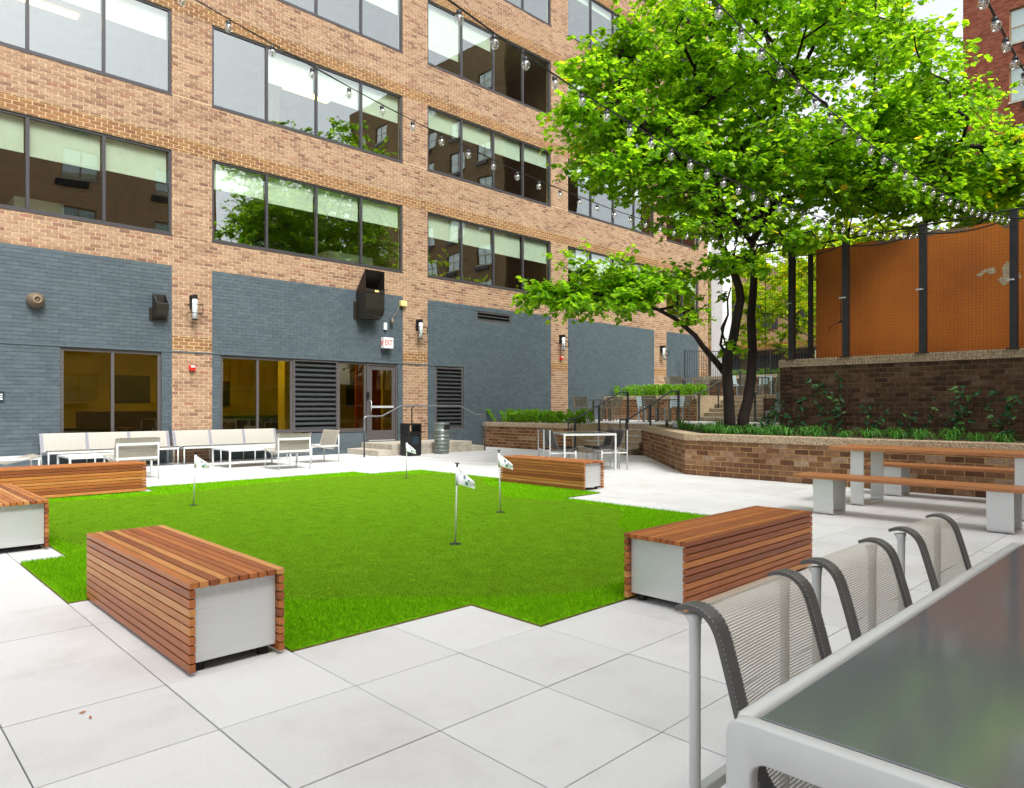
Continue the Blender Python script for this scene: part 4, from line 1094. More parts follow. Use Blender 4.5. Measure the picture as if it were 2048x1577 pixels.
DPROF = spline([(-.035, .803), (-.005, .812), (.03, .806), (.060, .775), (.085, .70), (.125, .56), (.165, .465), (.24, .43), (.40, .425), (.53, .445), (.57, .44), (.585, .41)], 4)
def dining_chair(near, label, group):
    t = thing('sling_chair', label, 'chair', (0, 0, 0), 0, group)
    W = .455; white = M['white']; sl = M['sling'] if near else M['sling_black']
    for x in (0, W):
        MB().tube([(x, 0, 0), (x, 0, .70), (x, 0, .775), (x, -.004, .797)], [.0135, .0125, .0135, .021], 12).build('leg', white, t, 0, True)
        MB().tube([(x, .53, 0), (x, .53, .40)], [.011, .014], 12).build('leg', white, t, 0, True)
        MB().box(x - .011, x + .011, .012, .52, .335, .362).build('side_rail', white, t, .004)
        st_ = strap(DPROF, x - .025, x + .025, .011, 'strap', M['strap'], t)
        if near:
            sb = MB(); ln = 0; pts = [Vector(p) for p in DPROF]
            for i in range(len(pts) - 1):
                seg = pts[i+1] - pts[i]; nn = Vector((-seg.y, seg.x)).normalized(); k = max(1, int(seg.length / .0085))
                for q in range(k):
                    p = pts[i] + seg * ((q + .5) / k) + nn * .0092; d = seg.normalized() * .0025
                    for xx in (x - .021, x + .021):
                        sb.quad((xx - .0008, p.x - d.x, p.y - d.y), (xx + .0008, p.x - d.x, p.y - d.y), (xx + .0008, p.x + d.x, p.y + d.y), (xx - .0008, p.x + d.x, p.y + d.y))
            tag(sb.build('stitching', M['stitch'], st_), kind='stuff')
    MB().box(.012, W - .012, .51, .54, .372, .400).build('front_rail', white, t, .004)
    MB().box(.012, W - .012, -.012, .012, .372, .400).build('rear_rail', white, t, .004)
    sheet(DPROF[1:-1], .02, W - .02, 'sling', sl, t, 7, .018)
    return t
dc = dining_chair(True, 'mesh sling dining chair at the near corner of the smoked glass table', 'dining chairs along the smoked glass table')
dc.location = (1.855, .845, .001); dc.rotation_euler = (0, 0, R(180))
dup(dc, (2.52, .845, .001), R(180), 'middle of the three mesh sling chairs along the smoked glass table')
dup(dc, (3.29, .850, .001), R(180), 'mesh sling chair at the far corner of the smoked glass table, towards the picnic bench')

def frame_table(name, label, L, W, H, near, glass, leg=.044, apron=.062, group=None):
    t = thing(name, label, 'table', (0, 0, 0), 0, group)
    # top ring, local x along the length
    ring = MB(); r = .034
    ring.box(.031, L - .031, 0.001, r, H - .040, H - .0008); ring.box(.031, L - .031, W - r, W - .001, H - .040, H - .0008)
    ring.build('top_frame', M['white'], t, .011 if near else 0, near)
    def arc(cy, cz, rr, a0, a1, n=7): return [(cy + rr * math.cos(R(a0 + (a1 - a0) * i / (n - 1))), cz + rr * math.sin(R(a0 + (a1 - a0) * i / (n - 1)))) for i in range(n)]
    ro, ri = .030, .030
    out_ = [(0, 0)] + arc(ro, H - ro, ro, 180, 90) + arc(W - ro, H - ro, ro, 90, 0) + [(W, 0), (W - leg, 0)] + arc(W - leg - ri, H - apron - ri, ri, 0, 90) + arc(leg + ri, H - apron - ri, ri, 90, 180) + [(leg, 0)]
    for x in (0, L - .032):
        b = MB(); n_ = len(out_); b.v = [(x, p[0], p[1]) for p in out_] + [(x + .032, p[0], p[1]) for p in out_]
        b.f = [tuple(range(n_)), tuple(range(2 * n_ - 1, n_ - 1, -1))] + [(i, i + n_, (i + 1) % n_ + n_, (i + 1) % n_) for i in range(n_)]
        b.build('end_frame', M['white'], t, .006 if near else 0, near)
    MB().box(r + .008, L - r - .008, r + .008, W - r - .008, H - .014, H - .003).build('glass_top', glass, t, .002 if near else 0)
    MB().box(r + .0005, L - r - .0005, r + .0005, W - r - .0005, H - .024, H - .0145).build('glass_bed', M['strap'], t)
    return t
nt_ = frame_table('dining_table', 'long white framed dining table with smoked glass top beside the sling chairs', 2.24, .95, .74, True, M['tglass'])
nt_.location = (1.09, .60 - .95, .001)

# lounge group: two sofas, chairs and low tables
SPROF_SEAT = spline([(.73, .425), (.60, .40), (.42, .35), (.25, .315), (.18, .315)], 5)
SPROF_BACK = spline([(.18, .315), (.14, .36), (.08, .55), (.03, .70), (.005, .735)], 5)
def lounge(name, label, mods, cat, group=None, dark=False, tall=False):
    """sling seat that faces +Y, local x along its width, back edge at y = 0"""
    t = thing(name, label, cat, (0, 0, 0), 0, group); mw = .79 if mods > 1 else .66
    W = mw * mods; sl = M['sling_dark'] if dark else M['sling_far']
    for k in range(mods + 1):
        x = k * mw
        MB().tube([(x, .70, 0), (x, .70, .40)], [.012, .016], 8).build('leg', M['white'], t, 0, True)
        MB().tube([(x, .06 if mods > 1 else .02, 0), (x, .06 if mods > 1 else .02, .42 if mods > 1 else .64)], [.012, .015], 8).build('leg', M['white'], t, 0, True)
        MB().box(x - .014, x + .014, .05 if mods > 1 else .02, .72, .36, .40).build('side_rail', M['white'], t)
        strap(SPROF_SEAT, x - .03, x + .03, .008, 'strap', M['strap_lilac'] if not dark else M['strap_beige'], t)
        strap(SPROF_BACK, x - .03, x + .03, .008, 'strap', M['strap_lilac'] if not dark else M['strap_beige'], t)
    MB().box(.015, W - .015, .69, .715, .355, .395).build('front_rail', M['white'], t)
    MB().box(.015, W - .015, .05 if mods > 1 else .03, .075 if mods > 1 else .055, .355, .395).build('rear_rail', M['white'], t)
    if mods == 1: MB().box(0, W, .008, .032, .60, .645).build('top_rail', M['white'], t)
    for k in range(mods):
        sheet(SPROF_SEAT, k * mw + .03, (k + 1) * mw - .03, 'seat_sling', sl, t, 5, .03)
        sheet(SPROF_BACK, k * mw + .03, (k + 1) * mw - .03, 'back_sling', sl, t, 5, .015)
    return t
s1 = lounge('sling_sofa', 'pale three seat sling sofa below the paired amber window', 3, 'sofa', 'sling sofas along the facade'); s1.location = (5.38, 16.55, .001); s1.rotation_euler = (0, 0, R(180))
dup(s1, (7.88, 16.55, .001), R(180), 'pale three seat sling sofa across the brick pier with the fire alarm')
ch = lounge('lounge_chair', 'low sling lounge chair seen from behind, before the sofa under the window', 1, 'chair', 'lounge chairs of the sofa group', True)
ch.location = (3.50, 13.18, .001); ch.rotation_euler = (0, 0, R(2))
dup(ch, (6.38, 13.18, .001), R(-4), 'low sling lounge chair with its back to the green, before the louvre')
dup(ch, (8.38, 14.28, .001), R(90), 'low sling lounge chair turned sideways beside the entrance steps')
dup(ch, (1.88, 14.98, .001), R(-90), 'low sling lounge chair turned towards the sofa, next to the blue plaque')
ct = frame_table('coffee_table', 'low white coffee table before the sofa under the amber window', 1.35, .92, .39, False, mat('frosted_top', (.72, .73, .72), .3), .03, .03, 'low coffee tables of the sofa group')
ct.location = (2.98, 14.1, .001)
dup(ct, (5.84, 14.26, .001), 0, 'low white coffee table before the sofa at the brick pier')

# far dining set by the planter, turned to the grid
A_ = R(-33); u_ = Vector((math.cos(A_), math.sin(A_))); v_ = Vector((-u_.y, u_.x)); o_ = Vector((10.28, 9.10))
ft = frame_table('dining_table', 'square white dining table with green reflecting top below the stairs', 1.08, 1.12, .74, False, M['tglass'], .03, .035)
ft.location = (o_.x, o_.y, .001); ft.rotation_euler = (0, 0, A_)
fc = dining_chair(False, 'x', 'dining chairs round the square white table')
def at_table(a, b): p = o_ + u_ * a + v_ * b; return (p.x, p.y, .001)
fc.location = at_table(1.22, .62); fc.rotation_euler = (0, 0, A_ + R(90)); fc['label'] = 'white framed chair on the planter side of the square table'
fc.location = at_table(1.34, .10); dup(fc, at_table(1.34, .66), A_ + R(90), 'white framed chair beside its twin, stair side of the square table')
dup(fc, at_table(-.24, .62), A_ - R(90), 'white framed chair on the entrance side of the square table')
dup(fc, at_table(-.24, 1.14), A_ - R(90), 'white framed chair on the hedge side of the square table')

# ------------------------------------------------------------------ bins
bb = thing('litter_bin', 'black square litter bin with open hood beside the entrance steps', 'bin', (10.82, 14.88, .001))
MB().box(-.20, .20, -.20, .20, .02, .58).build('body', M['black'], bb, .02)
MB().box(-.21, .21, -.21, .21, .58, .62).build('collar', M['black'], bb, .008)
for sx in (-1, 1):
    MB().box(sx * .185 - .02, sx * .185 + .02, -.19, .19, .62, .80).build('hood_side', M['black'], bb, .006)
MB().box(-.205, .205, -.20, .20, .80, .84).build('hood_top', M['black'], bb, .008)
MB().box(-.10, .10, -.206, -.199, .30, .50).build('label_plate', M['plaque'], bb)
MB().box(-.18, .18, -.18, .18, 0, .02).build('base', M['black_rubber'], bb)
gb = thing('litter_bin', 'grey green round ribbed bin with side opening by the louvre', 'bin', (11.90, 14.95, .001))
ribm = mat('bin_grey_green', (.17, .20, .18), .3, .3, var=.1)
prf = [(.19, .0), (.205, .01)]
MB().lathe([(.19, 0), (.20, .015), (.20, .60)], 28).build('body', ribm, gb, 0, True)
for k in range(6): MB().lathe([(.200, .06 + k * .095), (.212, .072 + k * .095), (.212, .098 + k * .095), (.200, .11 + k * .095)], 28).build('rib', ribm, gb, 0, True)
MB().lathe([(.215, .60), (.215, .615), (.205, .62), (.205, .80), (.21, .805), (.208, .835), (.0, .84)], 28).build('lid', ribm, gb, 0, True)
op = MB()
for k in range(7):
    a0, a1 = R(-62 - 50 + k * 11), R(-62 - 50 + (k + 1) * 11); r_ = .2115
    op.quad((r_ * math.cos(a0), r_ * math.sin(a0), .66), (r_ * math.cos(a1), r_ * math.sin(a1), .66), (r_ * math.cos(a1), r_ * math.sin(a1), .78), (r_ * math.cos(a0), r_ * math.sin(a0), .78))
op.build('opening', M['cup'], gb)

# ------------------------------------------------------------------ putting flags
def flag(x, y, h, lean, ang, label):
    t = thing('putting_flag', label, 'flag', (x, y, .017), 0, 'flags on the putting green')
    MB().lathe([(.054, .0), (.054, .004)], 24).build('cup', M['cup'], t)
    top = Vector((lean[0], lean[1], h)); MB().tube([(0, 0, 0), top], .0075, 8).build('pole', M['white'], t, 0, True)
    MB().tube([top, top + Vector((0, 0, .035))], .0085, 8).build('pole_tip', M['black'], t, 0, True)
    MB().lathe([(.022, top.z + .033), (.022, top.z + .040)], 12, top.x, top.y).build('cap', M['black'], t)
    b = MB(); nx, nz = 9, 8; d = Vector((math.cos(ang), math.sin(ang), 0)); pd = Vector((-d.y, d.x, 0)); W, Hh = .20, .145
    axis = (top - Vector((0, 0, 0))).normalized()
    for i in range(nx):
        f = i / (nx - 1)
        for k in range(nz):
            g = k / (nz - 1)
            droop = .13 * f ** 1.15 ; wid = Hh * (1 - .38 * f)
            p = top - axis * (.005 + g * Hh) + d * (.165 * f) - Vector((0, 0, (.125 * f ** 1.05) * (1 - .62 * g)))
            p += pd * (.010 * math.sin(f * 6 + g * 2.5) * f + .004 * math.sin(g * 6 + f * 3)); b.v.append(tuple(p))
    for i in range(nx - 1):
        for k in range(nz - 1): q = i * nz + k; b.f.append((q, q + 1, q + nz + 1, q + nz))
    cl = b.build('cloth', M['cloth'], t, 0, True)
    for (i0, i1, k0, k1, mm) in ((4, 5, 4, 6, M['logo_green']), (3, 4, 1, 3, M['logo_grey']), (5, 6, 2, 3, M['logo_grey'])):
        lb = MB()
        for sgn in (-.0025, .0025):
            for i in range(i0, i1):
                for k in range(k0, k1):
                    q = [b.v[i*nz+k], b.v[i*nz+k+1], b.v[(i+1)*nz+k+1], b.v[(i+1)*nz+k]]; lb.quad(*[tuple(Vector(p) + pd * sgn) for p in q])
        lb.build('print', mm, cl)
    MB().tube([top - axis * .16, top + axis * .0], .0135, 8).build('sleeve', M['cloth'], t, 0, True)
RV = (_s, -_c)      # to the right across the view
ra = math.atan2(RV[1], RV[0])
flag(4.08, 4.93, .70, (.012, -.012), ra - .15, 'white putting flag nearest the corner bench and the notch in the pavers')
flag(5.70, 6.05, .70, (-.014, .012), ra - .1, 'white putting flag in front of the bench by the dining set')
flag(3.31, 9.20, .64, (.02, -.018), ra + .5, 'white putting flag closest to the sofas')
flag(7.25, 10.10, .62, (.004, -.004), ra - .2, 'white putting flag closest to the litter bins')

# ------------------------------------------------------------------ terrace furniture
def terrace_chair(m):
    t = thing('slat_chair', 'x', 'chair', (0, 0, 0), 0, 'slatted chairs on the terraces')
    for x in (-.22, .22):
        MB().box(x - .018, x + .018, .20, .236, 0, .43).build('leg', m, t)
        b = MB(); b.prism([(x - .018, -.236), (x + .018, -.236), (x + .018, -.20), (x - .018, -.20)], 0, .43)
        b.v += []; b.build('leg', m, t)
        k = MB(); k.poly([(x - .018, -.236, .43), (x - .018, -.20, .43), (x - .018, -.285, .84), (x - .018, -.32, .84)]); k.poly([(x + .018, -.236, .43), (x + .018, -.20, .43), (x + .018, -.285, .84), (x + .018, -.32, .84)])
        for (p, q) in (((-.236, .43), (-.32, .84)), ((-.20, .43), (-.285, .84))): k.quad((x - .018, p[0], p[1]), (x + .018, p[0], p[1]), (x + .018, q[0], q[1]), (x - .018, q[0], q[1]))
        k.build('back_post', m, t)
    MB().box(-.235, .235, -.235, .24, .43, .455).build('seat', m, t)
    for k in range(4):
        z = .50 + k * .085; y = -.215 - (z - .43) * .205; MB().box(-.20, .20, y - .02, y, z, z + .07).build('back_slat', m, t)
    return t
def terrace_table(m, loc, label):
    t = thing('terrace_table', label, 'table', loc, R(8), 'square tables on the terraces')
    MB().box(-.40, .40, -.40, .40, .70, .735).build('top', m, t)
    for x in (-.36, .36):
        for y in (-.36, .36): MB().box(x - .025, x + .025, y - .025, y + .025, 0, .70).build('leg', m, t)
kc = terrace_chair(M['khaki']); kb = terrace_chair(M['paleblue'])
def table_set(cx, cy, z, tint, where):
    terrace_table(M['khaki'], (cx, cy, z + .001), 'square khaki metal table ' + where)
    for k, (dx, dy) in enumerate(((.0, -.62), (.62, 0), (0, .62), (-.62, 0))):
        side = ['planter side', 'upper wall side', 'facade side', 'open stair side'][k]
        src = tint[k]
        if src is None: continue
        cname = 'khaki' if src is kc else 'pale blue'
        rz = math.atan2(-dy, -dx) - R(90) + R(8)
        lb = f'{cname} slatted chair, {side}, table ' + where
        if not src.get('used'): src.location = (cx + dx, cy + dy, z + .001); src.rotation_euler = (0, 0, rz); src['label'] = lb; src['used'] = 1
        else: dup(src, (cx + dx, cy + dy, z + .001), rz, lb)
table_set(19.0, 15.3, .785, (kc, kc, kc, kc), 'against the grey wall of the lower terrace')
table_set(19.6, 13.0, .785, (kc, kb, kb, kc), 'below the terrace hedge')
table_set(24.6, 15.2, 1.66, (kc, kc, kc, kc), 'against the facade on the upper terrace')
table_set(25.2, 12.6, 1.66, (kc, kb, kb, kc), 'beside the upper stairs')
for o in (kc, kb):
    if 'used' in o: del o['used']
for o in list(C.objects):
    if o.name.startswith('slat_chair') and 'used' in o: del o['used']
cl_ = thing('chaise_chair', 'pale blue slatted chaise chair at the end of the retaining wall', 'chair', (18.6, 8.55, .786), R(-50))
for k in range(7): MB().box(-.28, .28, -.30 - k * .04, -.28 - k * .04, .36 + k * .075, .425 + k * .075).build('back_slat', M['paleblue'], cl_)
MB().box(-.28, .28, -.28, .75, .33, .36).build('seat', M['paleblue'], cl_)
for x in (-.24, .24):
    for y in (-.24, .70): MB().box(x - .02, x + .02, y - .02, y + .02, 0, .33).build('leg', M['paleblue'], cl_)

# small spotlight on the planter
sp = thing('garden_spotlight', 'small black spotlight on the rim of the diagonal planter', 'spotlight', (14.55, 9.55, .70))
MB().tube([(0, 0, 0), (0, 0, .14)], .012, 8).build('stem', M['black'], sp); MB().tube([(-.06, -.04, .12), (.07, .05, .22)], [.03, .045], 12).build('lamp_head', M['black'], sp, 0, True)

# ------------------------------------------------------------------ string lights: four festoon cables from the fence posts
BULB = MB().lathe([(.010, -.012), (.016, -.018), (.027, -.029), (.035, -.048), (.035, -.060), (.027, -.079), (.015, -.090), (.003, -.094)], 14).mesh('bulb', 0, True); BULB.materials.append(M['glass_bulb'])
SOCK = MB().lathe([(.012, .012), (.021, .008), (.021, -.028), (.016, -.034)], 10).mesh('socket', 0, True); SOCK.materials.append(M['black'])
FILA = MB().lathe([(.004, -.03), (.011, -.045), (.011, -.072), (.004, -.085)], 8).mesh('filament', 0, True); FILA.materials.append(M['filament'])
for (y0, y1, z0, c1, c2, step, lb) in ((6.37, 6.27, 4.60, -.165, .0152, .405, 'festoon string of clear globe bulbs from the post at the wall end'),
                                       (3.93, 3.88, 4.46, -.21, .0165, .345, 'festoon string of clear globe bulbs from the bracketed middle post'),
                                       (2.56, 2.83, 4.46, -.164, .0171, .345, 'festoon string of clear globe bulbs from the post by the bare patches'),
                                       (1.19, 1.19, 4.50, -.17, .0147, .345, 'festoon string of clear globe bulbs crossing before the red brick tower')):
    t = thing('string_lights', lb, 'string lights', (14.2, y0, 4.4), 0, 'festoon lights over the courtyard')
    def P_(s): return Vector((-s, (y1 - y0) * s / 11, z0 + c1 * s + c2 * s * s - 4.4))
    LEN = 17.0
    MB().tube([P_(s) for s in np.linspace(0, LEN, 60)], .0055, 6).build('cable', M['black'], t, 0, True)
    MB().tube([P_(s) + Vector((0, .012, .012 + .01 * math.sin(s * 3))) for s in np.linspace(0, LEN, 60)], .003, 5).build('support_wire', M['black'], t, 0, True)
    s = .28
    while s < LEN - .2:
        p = P_(s) + Vector((0, 0, -.016)); rz = rnd.uniform(0, 6)
        k = link('bulb', BULB, None, t, p + Vector((0, 0, -.012)), rz); k.rotation_euler = (rnd.gauss(0, .06), rnd.gauss(0, .06), rz)
        link('socket', SOCK, None, k); link('filament', FILA, None, k)
        s += step * rnd.uniform(.97, 1.03)

# ------------------------------------------------------------------ foliage
def leaf_cloud(P, D, Nn, size, wid=.47, fold=.10):
    """leaves as folded blades of two quads: P base points, D tip directions, Nn leaf normals"""
    n = len(P); D = D / np.linalg.norm(D, axis=1, keepdims=True); B_t = np.cross(D, Nn); B_t /= np.maximum(np.linalg.norm(B_t, axis=1, keepdims=True), 1e-6); Nn = np.cross(B_t, D)
    s = size[:, None]; V = np.zeros((n, 6, 3)); w_ = wid * s
    V[:, 0] = P; V[:, 3] = P + D * s - Nn * s * .10
    V[:, 1] = P + D * s * .22 + B_t * w_ + Nn * s * fold; V[:, 2] = P + D * s * .66 + B_t * w_ * .82 + Nn * s * fold * .7
    V[:, 5] = P + D * s * .22 - B_t * w_ + Nn * s * fold; V[:, 4] = P + D * s * .66 - B_t * w_ * .82 + Nn * s * fold * .7
    F = (np.arange(n)[:, None, None] * 6 + np.array([(0, 1, 2, 3), (0, 3, 4, 5)])[None]).reshape(-1, 4)
    return V.reshape(-1, 3), F
def spray(center, rad, n, flat=.28, tilt=None, rg=nrg):
    """leaves of one spray: twigs fan out in a tilted layer and leaves hang along them"""
    nt = max(4, n // 14); P, D, tw = [], [], []
    tz = rg.normal(0, .22, 2)
    for k in range(nt):
        a_ = rg.uniform(0, 2 * np.pi); L = rad * rg.uniform(.45, 1.0); d = np.array([np.cos(a_), np.sin(a_), rg.normal(0, flat)]); d[2] += d[0] * tz[0] + d[1] * tz[1]
        c0 = center + rg.normal(0, rad * .22, 3) * np.array([1, 1, .55])
        m = max(3, int(n / nt)); f = rg.uniform(.1, 1.05, m)
        p = c0 + np.outer(f * L, d) ; p[:, 2] -= .10 * (f * L) ** 2
        side = rg.choice([-1, 1], m)[:, None]; perp = np.array([-d[1], d[0], 0])
        dd = d * .55 + perp * side * rg.uniform(.5, 1.0, (m, 1)) + rg.normal(0, .25, (m, 3)); dd[:, 2] -= rg.uniform(.05, .55, m)
        P.append(p + rg.normal(0, .03, (m, 3))); D.append(dd); tw.append((c0, c0 + d * L * .95 - np.array([0, 0, .10 * L * L * .9])))
    return np.concatenate(P), np.concatenate(D), tw
def grow(name, label, root, stems, clusters, leaf_m, bark_m, leaf_size, twig_r=.006, tip=.010, group=None, twigs=True, maxr=None):
    """stems: list of (points, radii). clusters: list of (x, y, z, radius, leaves)"""
    t = thing(name, label, 'tree', root, 0, group); off = Vector(root)
    tr = MB()
    nodes = []; par = []; cnt = []
    for pts, rad in stems:
        tr.tube([Vector(p) - off for p in pts], rad, 10)
        for i, p in enumerate(pts):
            if i >= len(pts) * .45: nodes.append(Vector(p)); par.append(-1); cnt.append(0)
    limbs = []; todo = [Vector(c_[:3]) for c_ in clusters]
    base = sum((Vector(p[0][-1]) for p in stems), Vector()) / len(stems)
    order = sorted(range(len(todo)), key=lambda i: min((todo[i] - n_).length for n_ in nodes))
    for i in order:
        p = todo[i]
        j = min(range(len(nodes)), key=lambda k: (nodes[k] - p).length + (.5 if nodes[k].z > p.z + .3 else 0))
        a = nodes[j]; L = (p - a).length; m = max(2, int(L / .4)); prev = j; bow = Vector((rnd.gauss(0, .08), rnd.gauss(0, .08), .10 * L))
        for q in range(1, m + 1):
            f = q / m; w_ = a.lerp(p, f) + bow * math.sin(math.pi * f) + Vector((rnd.gauss(0, .03), rnd.gauss(0, .03), rnd.gauss(0, .02))) * (q < m)
            nodes.append(w_); par.append(prev); cnt.append(0); prev = len(nodes) - 1
        k = prev
        while k >= 0: cnt[k] += 1; k = par[k]
    for k in range(len(nodes)):
        if par[k] >= 0:
            r1 = twig_r + tip * math.sqrt(cnt[k]) * .75; r0 = twig_r + tip * math.sqrt(max(cnt[par[k]], cnt[k]) if par[par[k]] >= 0 else cnt[k]) * .75
            tr.tube([nodes[par[k]] - off, nodes[k] - off], [min(r0, .09), min(r1, .09)], 6, False)
    tr.build('trunk', bark_m, t, 0, True)
    Ps, Ds, Ts = [], [], []
    for c_ in clusters:
        p, d, tw = spray(np.array(c_[:3]), c_[3], c_[4]); Ps.append(p); Ds.append(d); Ts += tw
    P = np.concatenate(Ps) - np.array(root); D = np.concatenate(Ds)
    Nn = nrg.normal(0, .38, (len(P), 3)); Nn[:, 2] += 1
    V, F = leaf_cloud(P, D, Nn, leaf_size * nrg.uniform(.65, 1.2, len(P)))
    link('crown', np_mesh('crown', V, F), leaf_m, t)
    if twigs:
        tb = MB()
        for a, b in Ts: tb.tube([Vector(a) - off, Vector((a + b) / 2 + nrg.normal(0, .02, 3)) - off, Vector(b) - off], [.0065, .005, .003], 4, False)
        tb.build('twigs', bark_m, t)
    return t

# main tree: two stems from one root, long low limb to the left
D0 = 14.9
def pth(l, d0, d1): n = len(l); return [at(x, y, d0 + (d1 - d0) * i / (n - 1)) for i, (x, y) in enumerate(l)]
stA = pth([(1460, 868), (1459, 838), (1457, 790), (1454, 745), (1455, 715), (1466, 680), (1473, 640), (1481, 600), (1478, 575), (1470, 552), (1459, 527), (1444, 490), (1434, 451), (1428, 415), (1431, 370), (1425, 320), (1405, 270)], D0, 14.2)
stB = pth([(1484, 868), (1487, 835), (1496, 800), (1502, 757), (1505, 700), (1502, 633), (1507, 575), (1508, 549), (1506, 510), (1506, 478), (1520, 440), (1530, 400), (1540, 330), (1548, 260), (1552, 180), (1550, 90)], D0 + .1, 15.6)
stC = pth([(1453, 750), (1431, 723), (1406, 694), (1390, 671), (1349, 637), (1317, 620), (1254, 603), (1190, 588), (1120, 585)], D0, 13.6)
stD = pth([(1506, 480), (1555, 402), (1613, 377), (1677, 358), (1740, 342), (1830, 330), (1900, 318)], 15.2, 14.0)
stE = pth([(1455, 712), (1441, 690), (1447, 655), (1456, 630), (1455, 600), (1462, 575)], D0, 14.6)
stF = pth([(1506, 490), (1470, 440), (1440, 400), (1390, 350), (1330, 290), (1280, 250)], 15.0, 13.6)
def rad(n, a, b): return [a + (b - a) * (i / (n - 1)) ** .8 for i in range(n)]
stems = [(stA, [.15, .118, .112, .108, .105, .098, .092, .086, .084, .078, .073, .068, .062, .056, .05, .04, .025]), (stB, rad(16, .135, .025)), (stC, rad(9, .075, .018)), (stD, rad(7, .085, .02)), (stE, rad(6, .035, .015)), (stF, rad(6, .06, .02))]
rc = np.random.default_rng(5)
clus = []
def ell(cx, cy, rx, ry, d0, d1, n, r0, r1, lv):
    for _ in range(n):
        while True:
            a, b = rc.uniform(-1, 1, 2)
            if a * a + b * b < 1: break
        p = at(cx + a * rx, cy + b * ry, rc.uniform(d0, d1)); clus.append((p.x, p.y, p.z, rc.uniform(r0, r1) * 1.18, int(lv * 1.2 * rc.uniform(.7, 1.3))))
ell(1560, 150, 340, 190, 12.6, 18.0, 108, .55, .98, 165)
ell(1560, -70, 300, 130, 12.6, 17.5, 48, .55, .98, 150)
ell(1300, 190, 150, 120, 12.8, 15.6, 38, .5, .8, 160)
ell(1300, 330, 135, 110, 12.8, 16.2, 36, .45, .8, 150)
ell(1400, 410, 110, 70, 13.2, 16.5, 16, .4, .75, 130)
ell(1640, 330, 230, 90, 12.8, 17.5, 46, .5, .92, 150)
ell(1850, 270, 140, 120, 13.0, 16.5, 36, .5, .9, 145)
ell(1800, 380, 170, 45, 12.8, 15.5, 24, .45, .7, 140)
ell(1210, 578, 120, 42, 13.0, 14.6, 24, .4, .62, 150)
ell(1110, 590, 55, 22, 13.2, 14.2, 7, .3, .45, 90)
ell(1350, 560, 40, 30, 13.4, 14.8, 4, .25, .4, 60)
ell(1450, 530, 60, 25, 13.6, 14.8, 6, .35, .5, 110)
ell(1395, 640, 40, 40, 13.8, 14.6, 5, .2, .35, 24)
ell(1600, 470, 70, 30, 13.0, 14.5, 6, .4, .6, 90)
ell(1470, 640, 35, 60, 14.3, 15.0, 4, .2, .3, 22)
ell(1965, 330, 100, 85, 13.6, 16.2, 24, .45, .75, 140)
ell(1490, 430, 110, 60, 16.2, 19.0, 16, .45, .8, 130)
ell(1190, 200, 60, 80, 12.8, 14.8, 10, .35, .6, 90)
grow('courtyard_tree', 'multi stemmed tree with bright heart shaped leaves growing in the planter', tuple(Vector((stA[0].x, stA[0].y, .70))), stems, clus, M['leaf'], M['bark'], .116)

# trees behind the orange wall and along the street
def bg_tree(x, y, zb, h, r, lab, leaf=.13, n=60, lv=90, lo=.30, mm='leaf_yellow'):
    rb = np.random.default_rng(int(abs(x * 31 + y * 17)) + 3)
    ax, ay = rb.normal(0, .3, 2); st = [Vector((x + ax * f, y + ay * f + .15 * math.sin(f * 5), zb + f * h * .8)) for f in np.linspace(0, 1, 8)]
    cs = []
    for _ in range(n):
        while True:
            q = rb.uniform(-1, 1, 3)
            if (q ** 2).sum() < 1: break
        cs.append((x + q[0] * r, y + q[1] * r, zb + h * (lo + (1 - lo) * (q[2] * .5 + .5)), rb.uniform(.5, 1.0), int(lv * rb.uniform(.6, 1.3))))
    return grow('garden_tree', lab, (x, y, zb), [(st, rad(8, .13, .03))], cs, M[mm], M['bark2'], leaf, group='trees behind the retaining wall', twigs=False)
bg_tree(18.6, 5.0, 2.08, 6.2, 2.7, 'yellow green tree behind the free end of the orange wall', n=90, lo=.12)
bg_tree(30.3, 11.4, 2.45, 6.5, 2.6, 'dense yellow green tree right behind the picket fence', n=90, lv=110, lo=.05, leaf=.15)
bg_tree(24.6, 8.0, 1.66, 5.6, 2.0, 'low branching yellow green tree over the upper terrace', n=70, lv=100, lo=.12)
bg_tree(17.8, 1.2, 2.08, 5.6, 2.5, 'yellow green tree directly behind the bare patched orange wall', n=90, lv=110)
bg_tree(20.5, -2.4, 2.08, 8.5, 3.2, 'tall leafy tree past the far side of the orange wall', n=70, lo=.2)
bg_tree(24.0, 2.6, 2.08, 7.5, 3.0, 'yellow green tree further behind the orange wall', n=60)
bg_tree(25.0, -12.0, 2.08, 21, 5.0, 'very tall dark green tree beyond the orange wall, off the courtyard', n=150, lv=90, lo=.12, mm='leaf', leaf=.2)
bg_tree(26.5, -6.0, 2.08, 10.5, 3.8, 'tallest green tree deep behind the orange wall', n=70, lo=.2, mm='leaf')
bg_tree(26.0, 8.6, 1.66, 5.8, 2.4, 'yellow green tree on the upper terrace before the fence', n=60, lo=.32)
bg_tree(33.0, 14.6, 2.45, 7.6, 3.0, 'yellow green street tree beyond the picket fence', n=90, lo=.2, leaf=.16)
bg_tree(33.0, 18.0, 2.45, 11.5, 3.2, 'tall yellow green street tree behind the white column', n=110, lo=.1, leaf=.17)
bg_tree(33.5, 7.5, 2.45, 7.5, 3.2, 'leafy street tree before the red brick tower', n=60, lo=.25, leaf=.16)
bg_tree(21.8, 7.4, 1.66, 5.0, 1.9, 'small yellow green tree beside the upper stairs', n=40, lo=.35)

